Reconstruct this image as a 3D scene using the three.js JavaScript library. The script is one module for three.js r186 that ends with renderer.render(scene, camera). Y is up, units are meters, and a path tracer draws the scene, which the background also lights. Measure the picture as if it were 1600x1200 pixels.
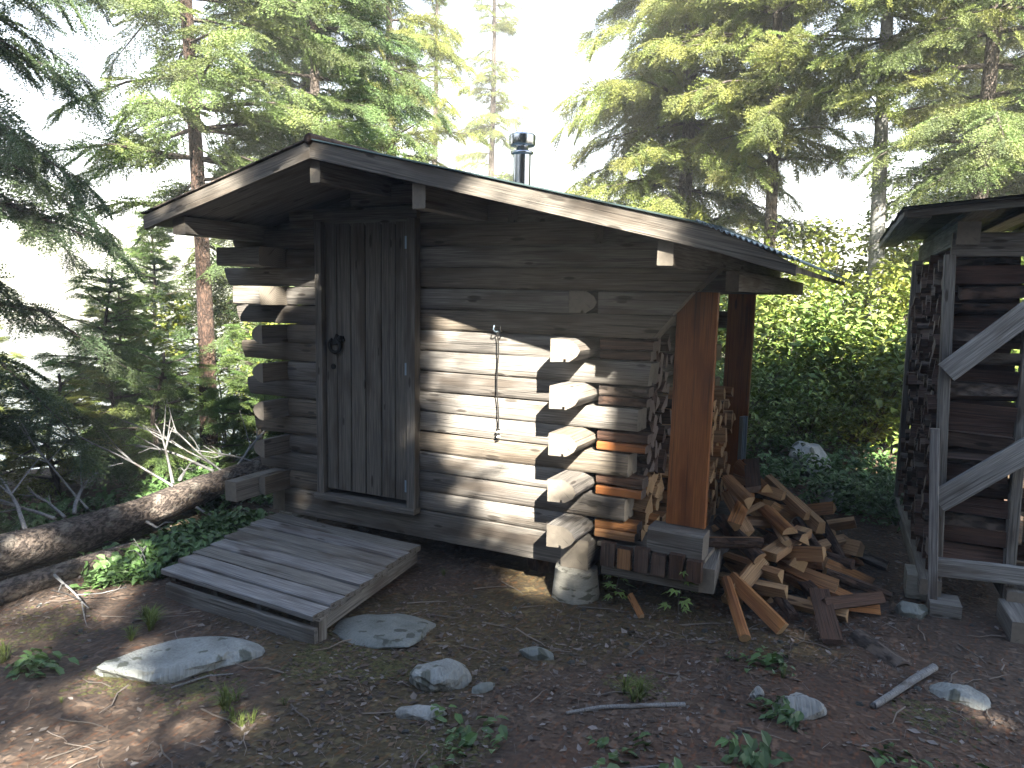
import * as THREE from 'three';
import { mergeGeometries, mergeVertices, toCreasedNormals } from 'three/addons/utils/BufferGeometryUtils.js';

// ---------------------------------------------------------------- camera, sky, sun, exposure
const scene = new THREE.Scene();
const camera = new THREE.PerspectiveCamera(2 * Math.atan(600 / 1180) * 180 / Math.PI, 4 / 3, 0.05, 900);
camera.position.set(1.9485, 1.5075, 4.292);
camera.rotation.set(-0.1179, 0.4705, 0.0172, 'YXZ');
const renderer = new THREE.WebGLRenderer({ antialias: true });
renderer.setSize(1024, 768);
renderer.toneMapping = THREE.LinearToneMapping;
renderer.toneMappingExposure = 12;
renderer.shadowMap.enabled = true;
const SUN = new THREE.Vector3(0.8, 0.9, 1).normalize();
{ // clear late-afternoon sky, pale toward the horizon
  const W = 256, H = 128, d = new Float32Array(W * H * 4);
  for (let j = 0; j < H; j++) for (let i = 0; i < W; i++) {
    const el = ((j + 0.5) / H - 0.5) * Math.PI, t = Math.pow(Math.max(0, Math.sin(el)), 0.55), k = (j * W + i) * 4;
    d[k] = 0.22 * (1 - t) + 0.055 * t; d[k + 1] = 0.25 * (1 - t) + 0.09 * t; d[k + 2] = 0.285 * (1 - t) + 0.165 * t; d[k + 3] = 1;
  }
  const sky = new THREE.DataTexture(d, W, H, THREE.RGBAFormat, THREE.FloatType);
  sky.mapping = THREE.EquirectangularReflectionMapping; sky.magFilter = THREE.LinearFilter; sky.needsUpdate = true;
  scene.background = sky; scene.environment = sky;
}
const sun = new THREE.DirectionalLight(new THREE.Color(1.0, 0.93, 0.80), 5);
sun.position.copy(SUN).multiplyScalar(40); sun.castShadow = true; sun.shadow.mapSize.set(4096, 4096);
Object.assign(sun.shadow.camera, { left: -25, right: 25, top: 25, bottom: -25, near: 1, far: 120 });
scene.add(sun, sun.target);
scene.fog = new THREE.FogExp2(new THREE.Color(1, 0.99, 0.95), 0.0045);

// ---------------------------------------------------------------- helpers
let seed = 12345;
const rnd = () => { seed = (seed + 0x6D2B79F5) | 0; let t = Math.imul(seed ^ (seed >>> 15), 1 | seed); t = (t + Math.imul(t ^ (t >>> 7), 61 | t)) ^ t; return ((t ^ (t >>> 14)) >>> 0) / 4294967296; };
const rr = (a, b) => a + (b - a) * rnd();
const pick = (a) => a[Math.floor(rnd() * a.length) % a.length];
const sm = (a, b, x) => { const t = Math.min(1, Math.max(0, (x - a) / (b - a))); return t * t * (3 - 2 * t); };
const V = (x, y, z) => new THREE.Vector3(x, y, z);
const hash = (x, y, s) => { let h = Math.imul(x, 374761393) ^ Math.imul(y, 668265263) ^ Math.imul(s, 1274126177); h = Math.imul(h ^ (h >>> 13), 1274126177); return ((h ^ (h >>> 16)) >>> 0) / 4294967296; };
function noise(x, y, px = 1 << 20, py = 1 << 20, s = 1) { // value noise with a period
  const xi = Math.floor(x), yi = Math.floor(y); let fx = x - xi, fy = y - yi; fx = fx * fx * (3 - 2 * fx); fy = fy * fy * (3 - 2 * fy);
  const m = (a, p) => ((a % p) + p) % p, x0 = m(xi, px), x1 = m(xi + 1, px), y0 = m(yi, py), y1 = m(yi + 1, py);
  const a = hash(x0, y0, s), b = hash(x1, y0, s), c = hash(x0, y1, s), e = hash(x1, y1, s);
  return a + (b - a) * fx + (c - a) * fy + (a - b - c + e) * fx * fy;
}
const fbm = (x, y, px, py, s, o = 4) => { let v = 0, a = 0.5, t = 0; for (let i = 0; i < o; i++) { v += a * noise(x, y, px, py, s + i * 7); t += a; a *= 0.5; x *= 2; y *= 2; px *= 2; py *= 2; } return v / t; };
function tex(W, H, fn, srgb = true) { // fn(u, v) -> [r, g, b] in 0..1 (sRGB when srgb)
  const d = new Uint8Array(W * H * 4);
  for (let j = 0; j < H; j++) for (let i = 0; i < W; i++) { const c = fn(i / W, j / H), k = (j * W + i) * 4; for (let q = 0; q < 3; q++) d[k + q] = Math.max(0, Math.min(255, c[q] * 255)); d[k + 3] = 255; }
  const t = new THREE.DataTexture(d, W, H); t.wrapS = t.wrapT = THREE.RepeatWrapping; t.magFilter = THREE.LinearFilter; t.minFilter = THREE.LinearMipmapLinearFilter; t.generateMipmaps = true;
  if (srgb) t.colorSpace = THREE.SRGBColorSpace; t.needsUpdate = true; return t;
}
const lerp = (a, b, t) => a + (b - a) * t, mixc = (a, b, t) => [lerp(a[0], b[0], t), lerp(a[1], b[1], t), lerp(a[2], b[2], t)];
// wood: grain runs along u; one repeat = 2 m by 0.5 m
function woodMaps(c1, c2, stain, s, knots) {
  const kn = []; for (let i = 0; i < knots; i++) kn.push([rnd(), rnd(), rr(0.006, 0.014)]);
  const f = (u, v) => {
    let wob = 0, kd = 0;
    for (const [a, b, r] of kn) { let du = (u - a) * 4, dv = v - b; du -= Math.round(du / 4) * 4; dv -= Math.round(dv); const q = Math.sqrt(du * du * 0.06 + dv * dv) / (r * 2.2); if (q < 4) { wob += Math.exp(-q * q * 0.6) * 0.02 * Math.sign(dv || 1); kd = Math.max(kd, 1 - sm(0.5, 1.05, q)); } }
    const vv = v + wob + 0.012 * (fbm(u * 8, v * 4, 8, 4, s + 60, 2) - 0.5);
    const g = fbm(u * 10, vv * 90, 10, 90, s, 3), g2 = noise(u * 24, vv * 260, 24, 260, s + 9), big = fbm(u * 5, v * 6, 5, 6, s + 30, 4), crack = sm(0.76, 0.86, noise(u * 4, vv * 90, 4, 90, s + 44));
    return [0.55 * g + 0.45 * g2, big, Math.max(crack * 0.8, 0), kd];
  };
  const map = tex(1024, 512, (u, v) => {
    const [g, big, crack, kd] = f(u, v); let c = mixc(c1, c2, Math.min(1, Math.max(0, (g - 0.25) * 1.7)));
    c = mixc(c, stain, sm(0.5, 0.78, big) * 0.75); const k = 1 - 0.28 * crack; c = c.map((q) => q * k); return mixc(c, stain.map((q) => q * 0.6), kd * 0.75);
  });
  const bump = tex(1024, 512, (u, v) => { const [g, big, crack, kd] = f(u, v); const q = 0.75 * g + 0.25 - 0.5 * crack + 0.2 * kd; return [q, q, q]; }, false);
  return { map, bumpMap: bump };
}
const std = (o) => new THREE.MeshStandardMaterial({ roughness: 0.85, ...o });
const M = {};
{
  const grey = woodMaps([0.335, 0.323, 0.31], [0.525, 0.508, 0.485], [0.305, 0.275, 0.245], 3, 9);
  const old = woodMaps([0.27, 0.22, 0.19], [0.47, 0.39, 0.34], [0.24, 0.17, 0.14], 23, 4);
  const plankW = woodMaps([0.36, 0.36, 0.365], [0.56, 0.56, 0.555], [0.30, 0.275, 0.255], 19, 7);
  const deckW = woodMaps([0.42, 0.42, 0.42], [0.66, 0.66, 0.65], [0.34, 0.31, 0.29], 29, 7);
  const fresh = woodMaps([0.58, 0.45, 0.325], [0.76, 0.635, 0.48], [0.50, 0.36, 0.245], 37, 5);
  const orange = woodMaps([0.47, 0.275, 0.13], [0.60, 0.385, 0.20], [0.39, 0.215, 0.10], 51, 8);
  M.log = std({ ...grey, bumpScale: 0.004 });
  M.logB = std({ ...grey, bumpScale: 0.004, color: 0xe6dccf });
  M.logC = std({ ...grey, bumpScale: 0.004, color: 0xd6d3d2 });
  M.door = std({ ...plankW, bumpScale: 0.003, color: 0xcfc6ba });
  M.frame = std({ ...plankW, bumpScale: 0.003, color: 0xd8d0c6 });
  M.deck = std({ ...deckW, bumpScale: 0.005 });
  M.deckB = std({ ...deckW, bumpScale: 0.005, color: 0xd6d2cc });
  M.deckC = std({ ...deckW, bumpScale: 0.005, color: 0xe8e6e8 });
  M.fascia = std({ ...grey, bumpScale: 0.003, color: 0xe0dcd6 });
  M.dark = M.log;
  M.orange = std({ ...orange, bumpScale: 0.002, roughness: 0.6 });
  M.fresh = std({ ...fresh, bumpScale: 0.004 });
  M.freshB = std({ ...fresh, bumpScale: 0.004, color: 0xe0cfc0 });
  M.freshC = std({ ...fresh, bumpScale: 0.004, color: 0xe4c4a0 });
  M.aged = std({ ...old, bumpScale: 0.006 });
  M.agedB = std({ ...old, bumpScale: 0.006, color: 0xd0b8a8 });
  M.agedC = std({ ...old, bumpScale: 0.006, color: 0xe8d8d8 });
  const ringF = (u, v, s) => { const x = u - 0.5, y = v - 0.42, r = Math.sqrt(x * x + y * y) + 0.02 * fbm(u * 6, v * 6, 6, 6, s, 2), a = Math.atan2(y, x); const ring = 0.5 + 0.5 * Math.sin(r * 190), ch = sm(0.86, 0.93, noise(a * 7 + 20, 2.5 + r * 2, 1 << 20, 1 << 20, s)) * sm(0.03, 0.2, r); return [ring, ch, fbm(u * 8, v * 8, 8, 8, s + 3, 3)]; };
  const ringTex = (a, b, s) => ({ map: tex(256, 256, (u, v) => { const [g, ch, n] = ringF(u, v, s); let c = mixc(a, b, g * 0.5 + n * 0.5); return c.map((q) => q * (1 - 0.3 * ch)); }), bumpMap: tex(256, 256, (u, v) => { const [g, ch] = ringF(u, v, s); const q = g * 0.5 + 0.4 - ch * 0.4; return [q, q, q]; }, false), bumpScale: 0.002 });
  M.end = std(ringTex([0.39, 0.365, 0.335], [0.53, 0.50, 0.455], 71));
  M.endFresh = std(ringTex([0.58, 0.46, 0.33], [0.74, 0.62, 0.46], 83));
  M.endAged = std({ ...ringTex([0.42, 0.38, 0.36], [0.60, 0.56, 0.53], 91), color: 0xd8d0cc });
  const barkF = (u, v) => { const w = 0.06 * fbm(u * 6, v * 6, 6, 6, 140, 2), r = fbm(u * 34 + w * 3, (v + w) * 18, 34, 18, 131, 4), pl = sm(0.3, 0.68, r); return [pl, r, fbm(u * 5, v * 5, 5, 5, 150, 3)]; };
  const bark = { map: tex(512, 512, (u, v) => { const [p, r, n] = barkF(u, v); let c = mixc([0.15, 0.125, 0.115], [0.38, 0.34, 0.31], p * 0.6 + r * 0.5); return mixc(c, [0.47, 0.45, 0.42], sm(0.55, 0.75, n) * 0.6); }), bumpMap: tex(512, 512, (u, v) => { const [p, r] = barkF(u, v); const q = p * 0.6 + r * 0.4; return [q, q, q]; }, false) };
  M.bark = std({ ...bark, bumpScale: 0.012, roughness: 0.95 });
  M.barkRed = std({ ...bark, bumpScale: 0.012, roughness: 0.95, color: 0xd2b6a8 });
  M.twig = std({ ...bark, bumpScale: 0.002, color: 0xffffff, roughness: 0.9 });
  M.deadTwig = std({ ...plankW, bumpScale: 0.002 });
  M.metal = new THREE.MeshStandardMaterial({ color: 0xb8bcc0, metalness: 1, roughness: 0.22 });
  M.roofMetal = new THREE.MeshStandardMaterial({ color: 0x5d6f70, metalness: 0.6, roughness: 0.42 });
  M.galv = new THREE.MeshStandardMaterial({ color: 0x8fa3b4, metalness: 0.7, roughness: 0.45 });
  M.iron = new THREE.MeshStandardMaterial({ color: 0x161412, metalness: 0.6, roughness: 0.7 });
  M.rope = std({ color: 0x0e0d0c, roughness: 0.95 });
  M.ropeW = std({ color: 0xd8d4cc, roughness: 0.95 });
  const rockF = (u, v) => { const a = fbm(u * 6, v * 6, 6, 6, 201, 5), b = noise(u * 90, v * 90, 90, 90, 207), l = sm(0.6, 0.7, fbm(u * 10, v * 10, 10, 10, 222, 4)); return [a, b, l]; };
  const rock = { map: tex(512, 512, (u, v) => { const [a, b, l] = rockF(u, v); let c = mixc([0.47, 0.47, 0.46], [0.74, 0.75, 0.74], a * 0.8 + b * 0.3); return mixc(c, [0.30, 0.31, 0.27], l * 0.7); }), bumpMap: tex(512, 512, (u, v) => { const [a, b, l] = rockF(u, v); const q = a * 0.7 + b * 0.2 + l * 0.1; return [q, q, q]; }, false) };
  M.rock = std({ ...rock, bumpScale: 0.02, color: 0xd0d4d4, roughness: 0.92 });
  M.slate = std({ ...rock, bumpScale: 0.008, color: 0xacb2b0, roughness: 0.85 });
  M.pale = std({ ...rock, bumpScale: 0.02, color: 0xdfe0e0 });
  M.concrete = std({ ...rock, bumpScale: 0.005, color: 0xd8d4cc });
  M.needle = new THREE.MeshPhysicalMaterial({ transmission: 0.42, thickness: 0, color: new THREE.Color().setRGB(0.11, 0.15, 0.032), roughness: 0.75, side: THREE.DoubleSide });
  M.needleDark = std({ color: new THREE.Color().setRGB(0.06, 0.085, 0.03), roughness: 0.8, side: THREE.DoubleSide });
  M.leaf = new THREE.MeshPhysicalMaterial({ color: new THREE.Color().setRGB(0.13, 0.2, 0.035), roughness: 0.6, transmission: 0.3, thickness: 0, side: THREE.DoubleSide });
  M.litter = std({ color: 0xffffff, roughness: 0.95, side: THREE.DoubleSide });
}
const used = {};
const numbered = (n) => { const k = used[n] = (used[n] ?? -1) + 1; return k ? `${n}_${String(k).padStart(3, '0')}` : n; };
function tag(o, label, category, group, kind) { o.userData.label = label; if (category) o.userData.category = category; if (group) o.userData.group = group; if (kind) o.userData.kind = kind; return o; }
function thing(name, label, category, pos = [0, 0, 0], turn = 0, group) { const g = new THREE.Group(); g.name = numbered(name); g.position.set(...pos); g.rotation.y = turn; scene.add(g); return tag(g, label, category, group); }
function mesh(name, geo, mat, parent) { const m = new THREE.Mesh(geo, mat); m.name = parent ? name : numbered(name); m.castShadow = m.receiveShadow = true; (parent || scene).add(m); return m; }
// a prism along X; profile [[y, z, material of the edge to the next point]]; groups: 0 sides, 1 end caps, 2 extra
function prism(profile, x0, x1, { segs = 1, warp = 0, crease = 0.6, uo = rnd() * 2, vo = rnd(), taper = 0, skew = 0, rake = null, hh = 1 } = {}) {
  const n = profile.length, buckets = [[], [], []], uvb = [[], [], []], per = [0];
  for (let i = 0; i < n; i++) { const a = profile[i], b = profile[(i + 1) % n]; per.push(per[i] + Math.hypot(a[0] - b[0], a[1] - b[1])); }
  const ph = rnd() * 9, P = (i, k) => { const t = k / segs, a = profile[i % n], s = 1 - taper * t, x = lerp(x0, x1, t) + (k === 0 || k === segs ? skew * a[1] * (k ? 1 : -1) + (rake ? rake[k ? 1 : 0] * a[0] / hh : 0) : 0); return [x, a[0] * s + warp * (noise(x * 2.3 + ph, i * 0.7 + ph) - 0.5), a[1] * s + warp * (noise(x * 2.3 + ph + 40, i * 0.7) - 0.5)]; };
  const tri = (m, ps, us) => { for (const p of ps) buckets[m].push(...p); for (const u of us) uvb[m].push(...u); };
  for (let k = 0; k < segs; k++) for (let i = 0; i < n; i++) {
    const m = profile[i][2] || 0, a = P(i, k), b = P(i + 1, k), c = P(i + 1, k + 1), d = P(i, k + 1), U = (p, j) => [p[0] / 2 + uo, per[j] * 2 + vo];
    tri(m, [a, d, c, a, c, b], [U(a, i), U(d, i), U(c, i + 1), U(a, i), U(c, i + 1), U(b, i + 1)]);
  }
  const sh = THREE.ShapeUtils.triangulateShape(profile.map((p) => new THREE.Vector2(p[1], p[0])), []);
  let y0 = 1e9, y1 = -1e9, z0 = 1e9, z1 = -1e9; for (const p of profile) { y0 = Math.min(y0, p[0]); y1 = Math.max(y1, p[0]); z0 = Math.min(z0, p[1]); z1 = Math.max(z1, p[1]); }
  const S = Math.max(y1 - y0, z1 - z0);
  for (const k of [0, segs]) for (const f of sh) { const ids = k ? [f[0], f[1], f[2]] : [f[0], f[2], f[1]]; tri(1, ids.map((i) => P(i, k)), ids.map((i) => [(profile[i][1] - z0) / S, (profile[i][0] - y0) / S])); }
  let g = new THREE.BufferGeometry(); g.setAttribute('position', new THREE.Float32BufferAttribute(buckets.flat(), 3)); g.setAttribute('uv', new THREE.Float32BufferAttribute(uvb.flat(), 2));
  g.computeVertexNormals(); // orientation check: the profile may run either way round
  { const p = g.attributes.position, c = V(0, 0, 0); let vol = 0; const a = V(), b = V(), d = V(); for (let i = 0; i < buckets[0].length / 3; i += 3) { a.fromBufferAttribute(p, i); b.fromBufferAttribute(p, i + 1); d.fromBufferAttribute(p, i + 2); vol += a.dot(b.clone().cross(d)); }
    const flip = (arr, w) => { for (let i = 0; i < arr.length; i += 3 * w) for (let q = 0; q < w; q++) { const t = arr[i + w + q]; arr[i + w + q] = arr[i + 2 * w + q]; arr[i + 2 * w + q] = t; } };
    const area = profile.reduce((s, q, i) => { const r = profile[(i + 1) % n]; return s + q[1] * r[0] - r[1] * q[0]; }, 0);
    if (area > 0) { for (const m of [0, 2]) { flip(buckets[m], 3); flip(uvb[m], 2); } }
    flip(buckets[1], 3); flip(uvb[1], 2);
    g = new THREE.BufferGeometry(); g.setAttribute('position', new THREE.Float32BufferAttribute(buckets.flat(), 3)); g.setAttribute('uv', new THREE.Float32BufferAttribute(uvb.flat(), 2)); }
  if (crease) g = toCreasedNormals(g, crease); else g.computeVertexNormals();
  let at = 0; for (let m = 0; m < 3; m++) { const c = buckets[m].length / 3; if (c) g.addGroup(at, c, m); at += c; }
  return g;
}
const rect = (h, w, b = 0.004) => [[-h / 2 + b, -w / 2], [h / 2 - b, -w / 2], [h / 2, -w / 2 + b], [h / 2, w / 2 - b], [h / 2 - b, w / 2], [-h / 2 + b, w / 2], [-h / 2, w / 2 - b], [-h / 2, -w / 2 + b]];
// a squared timber from a to b (world or parent axes); height h is measured upward, w sideways
function timber(name, a, b, h, w, mat, parent, o = {}) {
  const A = V(...a), B = V(...b), L = A.distanceTo(B), g = prism(rect(h, w, o.b ?? 0.004), 0, L, { segs: o.segs ?? Math.max(1, Math.round(L / 0.5)), warp: o.warp ?? 0.004, crease: 0.3 });
  const x = B.clone().sub(A).normalize(), up = o.up ? V(...o.up) : (Math.abs(x.y) > 0.95 ? V(1, 0, 0) : V(0, 1, 0)), z = x.clone().cross(up).normalize(), y = z.clone().cross(x).normalize();
  const m = mesh(name, g, [mat, o.end || M.end], parent); m.quaternion.setFromRotationMatrix(new THREE.Matrix4().makeBasis(x, y, z)); m.position.copy(A); return m;
}
function tube(pts, r0, r1, rad = 6, wob = 0) { // tapered tube through points
  const pos = [], uv = [], idx = [], n = pts.length; let up = V(0.3, 1, 0.2).normalize(), len = 0;
  for (let k = 0; k < n; k++) {
    const t = pts[Math.min(n - 1, k + 1)].clone().sub(pts[Math.max(0, k - 1)]).normalize(); if (Math.abs(t.dot(up)) > 0.9) up = V(1, 0.1, 0.3).normalize();
    const a = t.clone().cross(up).normalize(), b = a.clone().cross(t).normalize(), r = lerp(r0, r1, k / (n - 1)); if (k) len += pts[k].distanceTo(pts[k - 1]);
    for (let i = 0; i <= rad; i++) { const q = i / rad * Math.PI * 2, rr2 = r * (1 + wob * (noise(Math.cos(q) * 2 + 9, Math.sin(q) * 2 + len * 4) - 0.5)), p = pts[k].clone().addScaledVector(a, Math.cos(q) * rr2).addScaledVector(b, Math.sin(q) * rr2); pos.push(p.x, p.y, p.z); uv.push(i / rad * Math.max(1, Math.round(r0 * 16)), len * 2.6); }
  }
  for (let k = 0; k < n - 1; k++) for (let i = 0; i < rad; i++) { const a = k * (rad + 1) + i, b = a + 1, c = a + rad + 1, d = c + 1; idx.push(a, b, c, b, d, c); }
  for (const k of [0, n - 1]) { const c = pos.length / 3; pos.push(pts[k].x, pts[k].y, pts[k].z); uv.push(0.5, 0.5); for (let i = 0; i < rad; i++) { const a = k * (rad + 1) + i; k ? idx.push(a, a + 1, c) : idx.push(a + 1, a, c); } }
  const g = new THREE.BufferGeometry(); g.setAttribute('position', new THREE.Float32BufferAttribute(pos, 3)); g.setAttribute('uv', new THREE.Float32BufferAttribute(uv, 2)); g.setIndex(idx); g.computeVertexNormals(); return g;
}
const strip = (g) => { const q = g.index ? g.toNonIndexed() : g.clone(); for (const k of Object.keys(q.attributes)) if (!['position', 'normal', 'uv', 'color'].includes(k)) q.deleteAttribute(k); q.clearGroups(); return q; };

// ---------------------------------------------------------------- ground, lake, far shore
const G0 = -0.38;
function groundY(x, z) {
  const q = -(x * 0.8 + z * 0.6), near = 1 - sm(10, 22, Math.hypot(x, z));
  let y = G0 + 0.07 * (fbm(x * 0.55 + 50, z * 0.55 + 50, 1 << 20, 1 << 20, 301, 2) - 0.5) + 0.03 * near * (fbm(x * 3 + 50, z * 3 + 50, 1 << 20, 1 << 20, 305, 3) - 0.5);
  y -= Math.max(0, q - 4.6) * 0.25 * sm(4, 7, q); // falls away to the lake
  y = Math.max(y, -6.5);
  const back = Math.max(0, -z - 3.2 - Math.max(0, -x - 1) * 1.2); y += Math.min(3.2, back * 0.14); // rises behind
  const far = sm(120, 210, q); if (far > 0) y = lerp(y, 2 + 12 * fbm(x * 0.012 + 9, z * 0.012 + 9, 1 << 20, 1 << 20, 320, 3), far);
  return y;
}
{
  const N = 300, k = 7.0 / (N / 2), c = 0.95, pos = [], uv = [], idx = [], col = [];
  for (let j = 0; j <= N; j++) for (let i = 0; i <= N; i++) { const x = c * Math.sinh((i - N / 2) * k) + 0.3, z = c * Math.sinh((j - N / 2) * k) + 1.0; pos.push(x, groundY(x, z), z); uv.push(x / 2.4, z / 2.4);
    const moss = sm(0.56, 0.70, fbm(x * 0.9 + 30, z * 0.9 + 30, 1 << 20, 1 << 20, 333, 4)), leafy = sm(0.45, 0.65, fbm(x * 0.6 + 70, z * 0.6 + 70, 1 << 20, 1 << 20, 340, 3)); let q = mixc([1, 1, 1], [1.25, 0.98, 0.82], leafy * 0.6); q = mixc(q, [0.95, 1.15, 0.5], moss * 0.6); if (Math.hypot(x, z) > 14) q = [0.8, 1.0, 0.5]; col.push(...q); }
  for (let j = 0; j < N; j++) for (let i = 0; i < N; i++) { const a = j * (N + 1) + i, b = a + 1, d = a + N + 1, e = d + 1; idx.push(a, d, b, b, d, e); }
  const g = new THREE.BufferGeometry(); g.setAttribute('position', new THREE.Float32BufferAttribute(pos, 3)); g.setAttribute('uv', new THREE.Float32BufferAttribute(uv, 2)); g.setAttribute('color', new THREE.Float32BufferAttribute(col, 3)); g.setIndex(idx); g.computeVertexNormals();
  const f = (u, v) => [fbm(u * 14, v * 14, 14, 14, 401, 5), noise(u * 150, v * 150, 150, 150, 411), sm(0.62, 0.75, fbm(u * 60, v * 60, 60, 60, 421, 2)), noise(u * 240, v * 60, 240, 60, 433)];
  const map = tex(1024, 1024, (u, v) => { const [a, b, l, n] = f(u, v); let q = mixc([0.165, 0.135, 0.115], [0.31, 0.25, 0.205], a * 0.7 + b * 0.45); q = mixc(q, [0.42, 0.36, 0.31], l * 0.6); return mixc(q, [0.40, 0.24, 0.14], sm(0.7, 0.9, n) * 0.5); });
  const bump = tex(1024, 1024, (u, v) => { const [a, b, l, n] = f(u, v); const q = a * 0.6 + b * 0.25 + l * 0.15; return [q, q, q]; }, false);
  const m = mesh('ground', g, std({ map, bumpMap: bump, bumpScale: 0.03, vertexColors: true, roughness: 0.97 })); tag(m, 'brown forest floor of needles, leaf litter and moss', null, null, 'structure');
  const lk = new THREE.PlaneGeometry(420, 420, 1, 1); lk.rotateX(-Math.PI / 2);
  const wb = tex(512, 512, (u, v) => { const q = fbm(u * 20, v * 40, 20, 40, 501, 4); return [q, q, q]; }, false); wb.repeat.set(60, 60);
  const w = mesh('lake_water', lk, std({ color: 0x23343c, roughness: 0.12, bumpMap: wb, bumpScale: 0.05 })); w.position.set(-140, -4.6, -90); tag(w, 'bright lake water glimpsed through the trees', null, null, 'structure');
}

// ---------------------------------------------------------------- the log cabin
const H = 0.14; // one course
const cabin = thing('log_cabin', 'small weathered log sauna cabin with plank door and low gable roof', 'cabin', [0, 0, 0]);
const XL = -2.25, XR = 0.33, ZB = -2.3, OV = 0.76; // outer faces and front overhang
const RIDGE = -1.21, RY = 2.3;
const roofY = (x) => x < RIDGE ? RY - (RIDGE - x) * 0.248 : RY - (x - RIDGE) * 0.238;
// milled D-log: flat inside, rounded outside (+z), groove below
function dlog(h = H, w = 0.187, d = 0.015, pw = 4) {
  const p = []; p.push([0.001, -w]); p.push([h - 0.003, -w]); p.push([h - 0.003, -0.075]);
  for (const k of [1, 0.97, 0.9, 0.75, 0.5, 0.25, 0.1, 0.03, 0]) p.push([0.003 + (h - 0.006) * k, -0.002 - d * Math.pow(Math.abs(2 * k - 1), pw)]);
  if (w > 0.15) p.push([0.003, -0.09], [0.018, -0.09], [0.018, -0.106], [0.003, -0.106]); return p;
}
const logMat = () => pick([M.log, M.log, M.logB, M.logC]);
function frontLog(x0, x1, course, z = 0, parent = cabin, name = 'wall_log', rake = null) { const m = mesh(name, prism(dlog(), x0, x1, { segs: Math.max(1, Math.round((x1 - x0) * 2)), warp: 0.006, crease: 0.7, rake, hh: H }), [logMat(), M.end], parent); m.position.set(0, course * H, z + rr(-0.003, 0.003)); return m; }
function sideLog(z0, z1, course, right, w = right ? 0.187 : 0.11) { // runs front to back; rounded face outward
  const m = mesh('side_log', prism(dlog(H, w, 0.075, 2), 0, z1 - z0, { segs: 5, warp: 0.005, crease: 0.7 }), [logMat(), M.end], cabin); m.rotation.y = right ? Math.PI / 2 : -Math.PI / 2; m.position.set(right ? XR : XL, course * H, right ? z1 : z0); return m; }
// tips of the front logs that run past the corners (odd courses), growing into corbels
const tipR = { 1: 0.545, 3: 0.555, 5: 0.605, 7: 0.66, 9: 0.67, 10: 0.78, 11: 0.90, 12: 0.98 }, rakeR = { 7: 0.015, 9: 0.12, 10: 0.12, 11: 0.14, 12: 0.1 }, tipL = { 1: -2.43, 3: -2.475, 5: -2.535, 7: -2.59, 9: -2.63, 11: -2.73, 13: -2.80 }, rakeL = { 1: -0.02, 3: -0.02, 5: -0.03, 7: -0.03, 9: -0.04, 11: -0.06, 13: -0.06 };
for (let c = 0; c < 17; c++) {
  const yT = (c + 1) * H; if (yT > RY + 0.1) break;
  const passes = c % 2 === 1 || c >= 12; // front log runs past the corner
  let x0 = passes && c !== 12 ? (tipL[c] ?? XL - 0.1) : XL + 0.109, x1 = passes ? (tipR[c] ?? (c > 11 ? 1.0 : XR + 0.2)) : XR - 0.186;
  if (c === 10) x1 = XR - 0.186;
  const lim = yT - 0.02; // keep below the roof boards
  x0 = Math.max(x0, RIDGE - (RY - lim) / 0.248); x1 = Math.min(x1, RIDGE + (RY - lim) / 0.238); if (x1 - x0 < 0.2) continue;
  if (yT < 2.06) { if (x0 < -1.84) frontLog(x0, -1.815, c, 0, cabin, 'wall_log', [rakeL[c] ?? 0, 0]); frontLog(-0.965, x1, c, 0, cabin, 'wall_log', [0, c === 10 ? 0 : rakeR[c] ?? 0]); } else frontLog(x0, x1, c);
  if (c === 10) frontLog(XR + 0.002, tipR[10], c, 0, cabin, 'wall_log', [0, rakeR[10]]);
}
for (let c = 0; c <= 11; c++) for (const right of [true, false]) { // side walls; even courses poke out in front
  const even = c % 2 === 0; if (!right && c === 10) continue;
  sideLog(ZB - (even ? 0.2 : -0.19), even ? (c === 10 ? -0.004 : 0.25) : -0.19, c, right);
}
for (let c = 0; c <= 15; c++) { const yT = (c + 1) * H - 0.02; const x0 = Math.max(XL + (c % 2 ? -0.25 : 0.19), RIDGE - (RY - yT) / 0.248), x1 = Math.min(XR + (c % 2 ? 0.28 + Math.max(0, c - 7) * 0.13 : -0.19), RIDGE + (RY - yT) / 0.238); if (x1 - x0 > 0.2) { const m = frontLog(x0, x1, c, ZB + 0.19, cabin, 'rear_log'); m.rotation.y = Math.PI; m.position.x = 0; m.geometry = m.geometry.clone().translate(-2 * 0, 0, 0).rotateY(0); m.geometry.scale(-1, 1, 1); const ix = m.geometry.attributes; for (const k of ['position', 'normal', 'uv']) { const a = ix[k], w = a.itemSize; for (let i = 0; i < a.count; i += 3) for (let q = 0; q < w; q++) { const t = a.array[(i + 1) * w + q]; a.array[(i + 1) * w + q] = a.array[(i + 2) * w + q]; a.array[(i + 2) * w + q] = t; } } m.position.z = ZB - 0.0; } }
// short corbel blocks under the left eave, standing forward of the corner
for (const [c, x0, x1] of [[10, -2.42, -2.155], [12, -2.58, -2.155]]) { const m = mesh('corbel_block', prism(rect(H - 0.004, 0.42, 0.012), x0, x1, { segs: 2, warp: 0.006, crease: 0.6, skew: 0 }), [M.log, M.end], cabin); m.position.set(0, c * H + H / 2, 0.04); }
for (const c of [10, 12]) sideLog(ZB, -0.19, c, false);
{ const s = new THREE.Shape(); const u = 0.012; s.moveTo(-2.5, 1.66); s.lineTo(0.95, 1.66); s.lineTo(0.95, roofY(0.95) - u); s.lineTo(RIDGE, RY - u); s.lineTo(-2.5, roofY(-2.5) - u); for (const z of [-0.17, ZB + 0.1]) mesh('gable_board', new THREE.ExtrudeGeometry(s, { depth: 0.03, bevelEnabled: false }).translate(0, 0, z), M.dark, cabin); }
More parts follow.
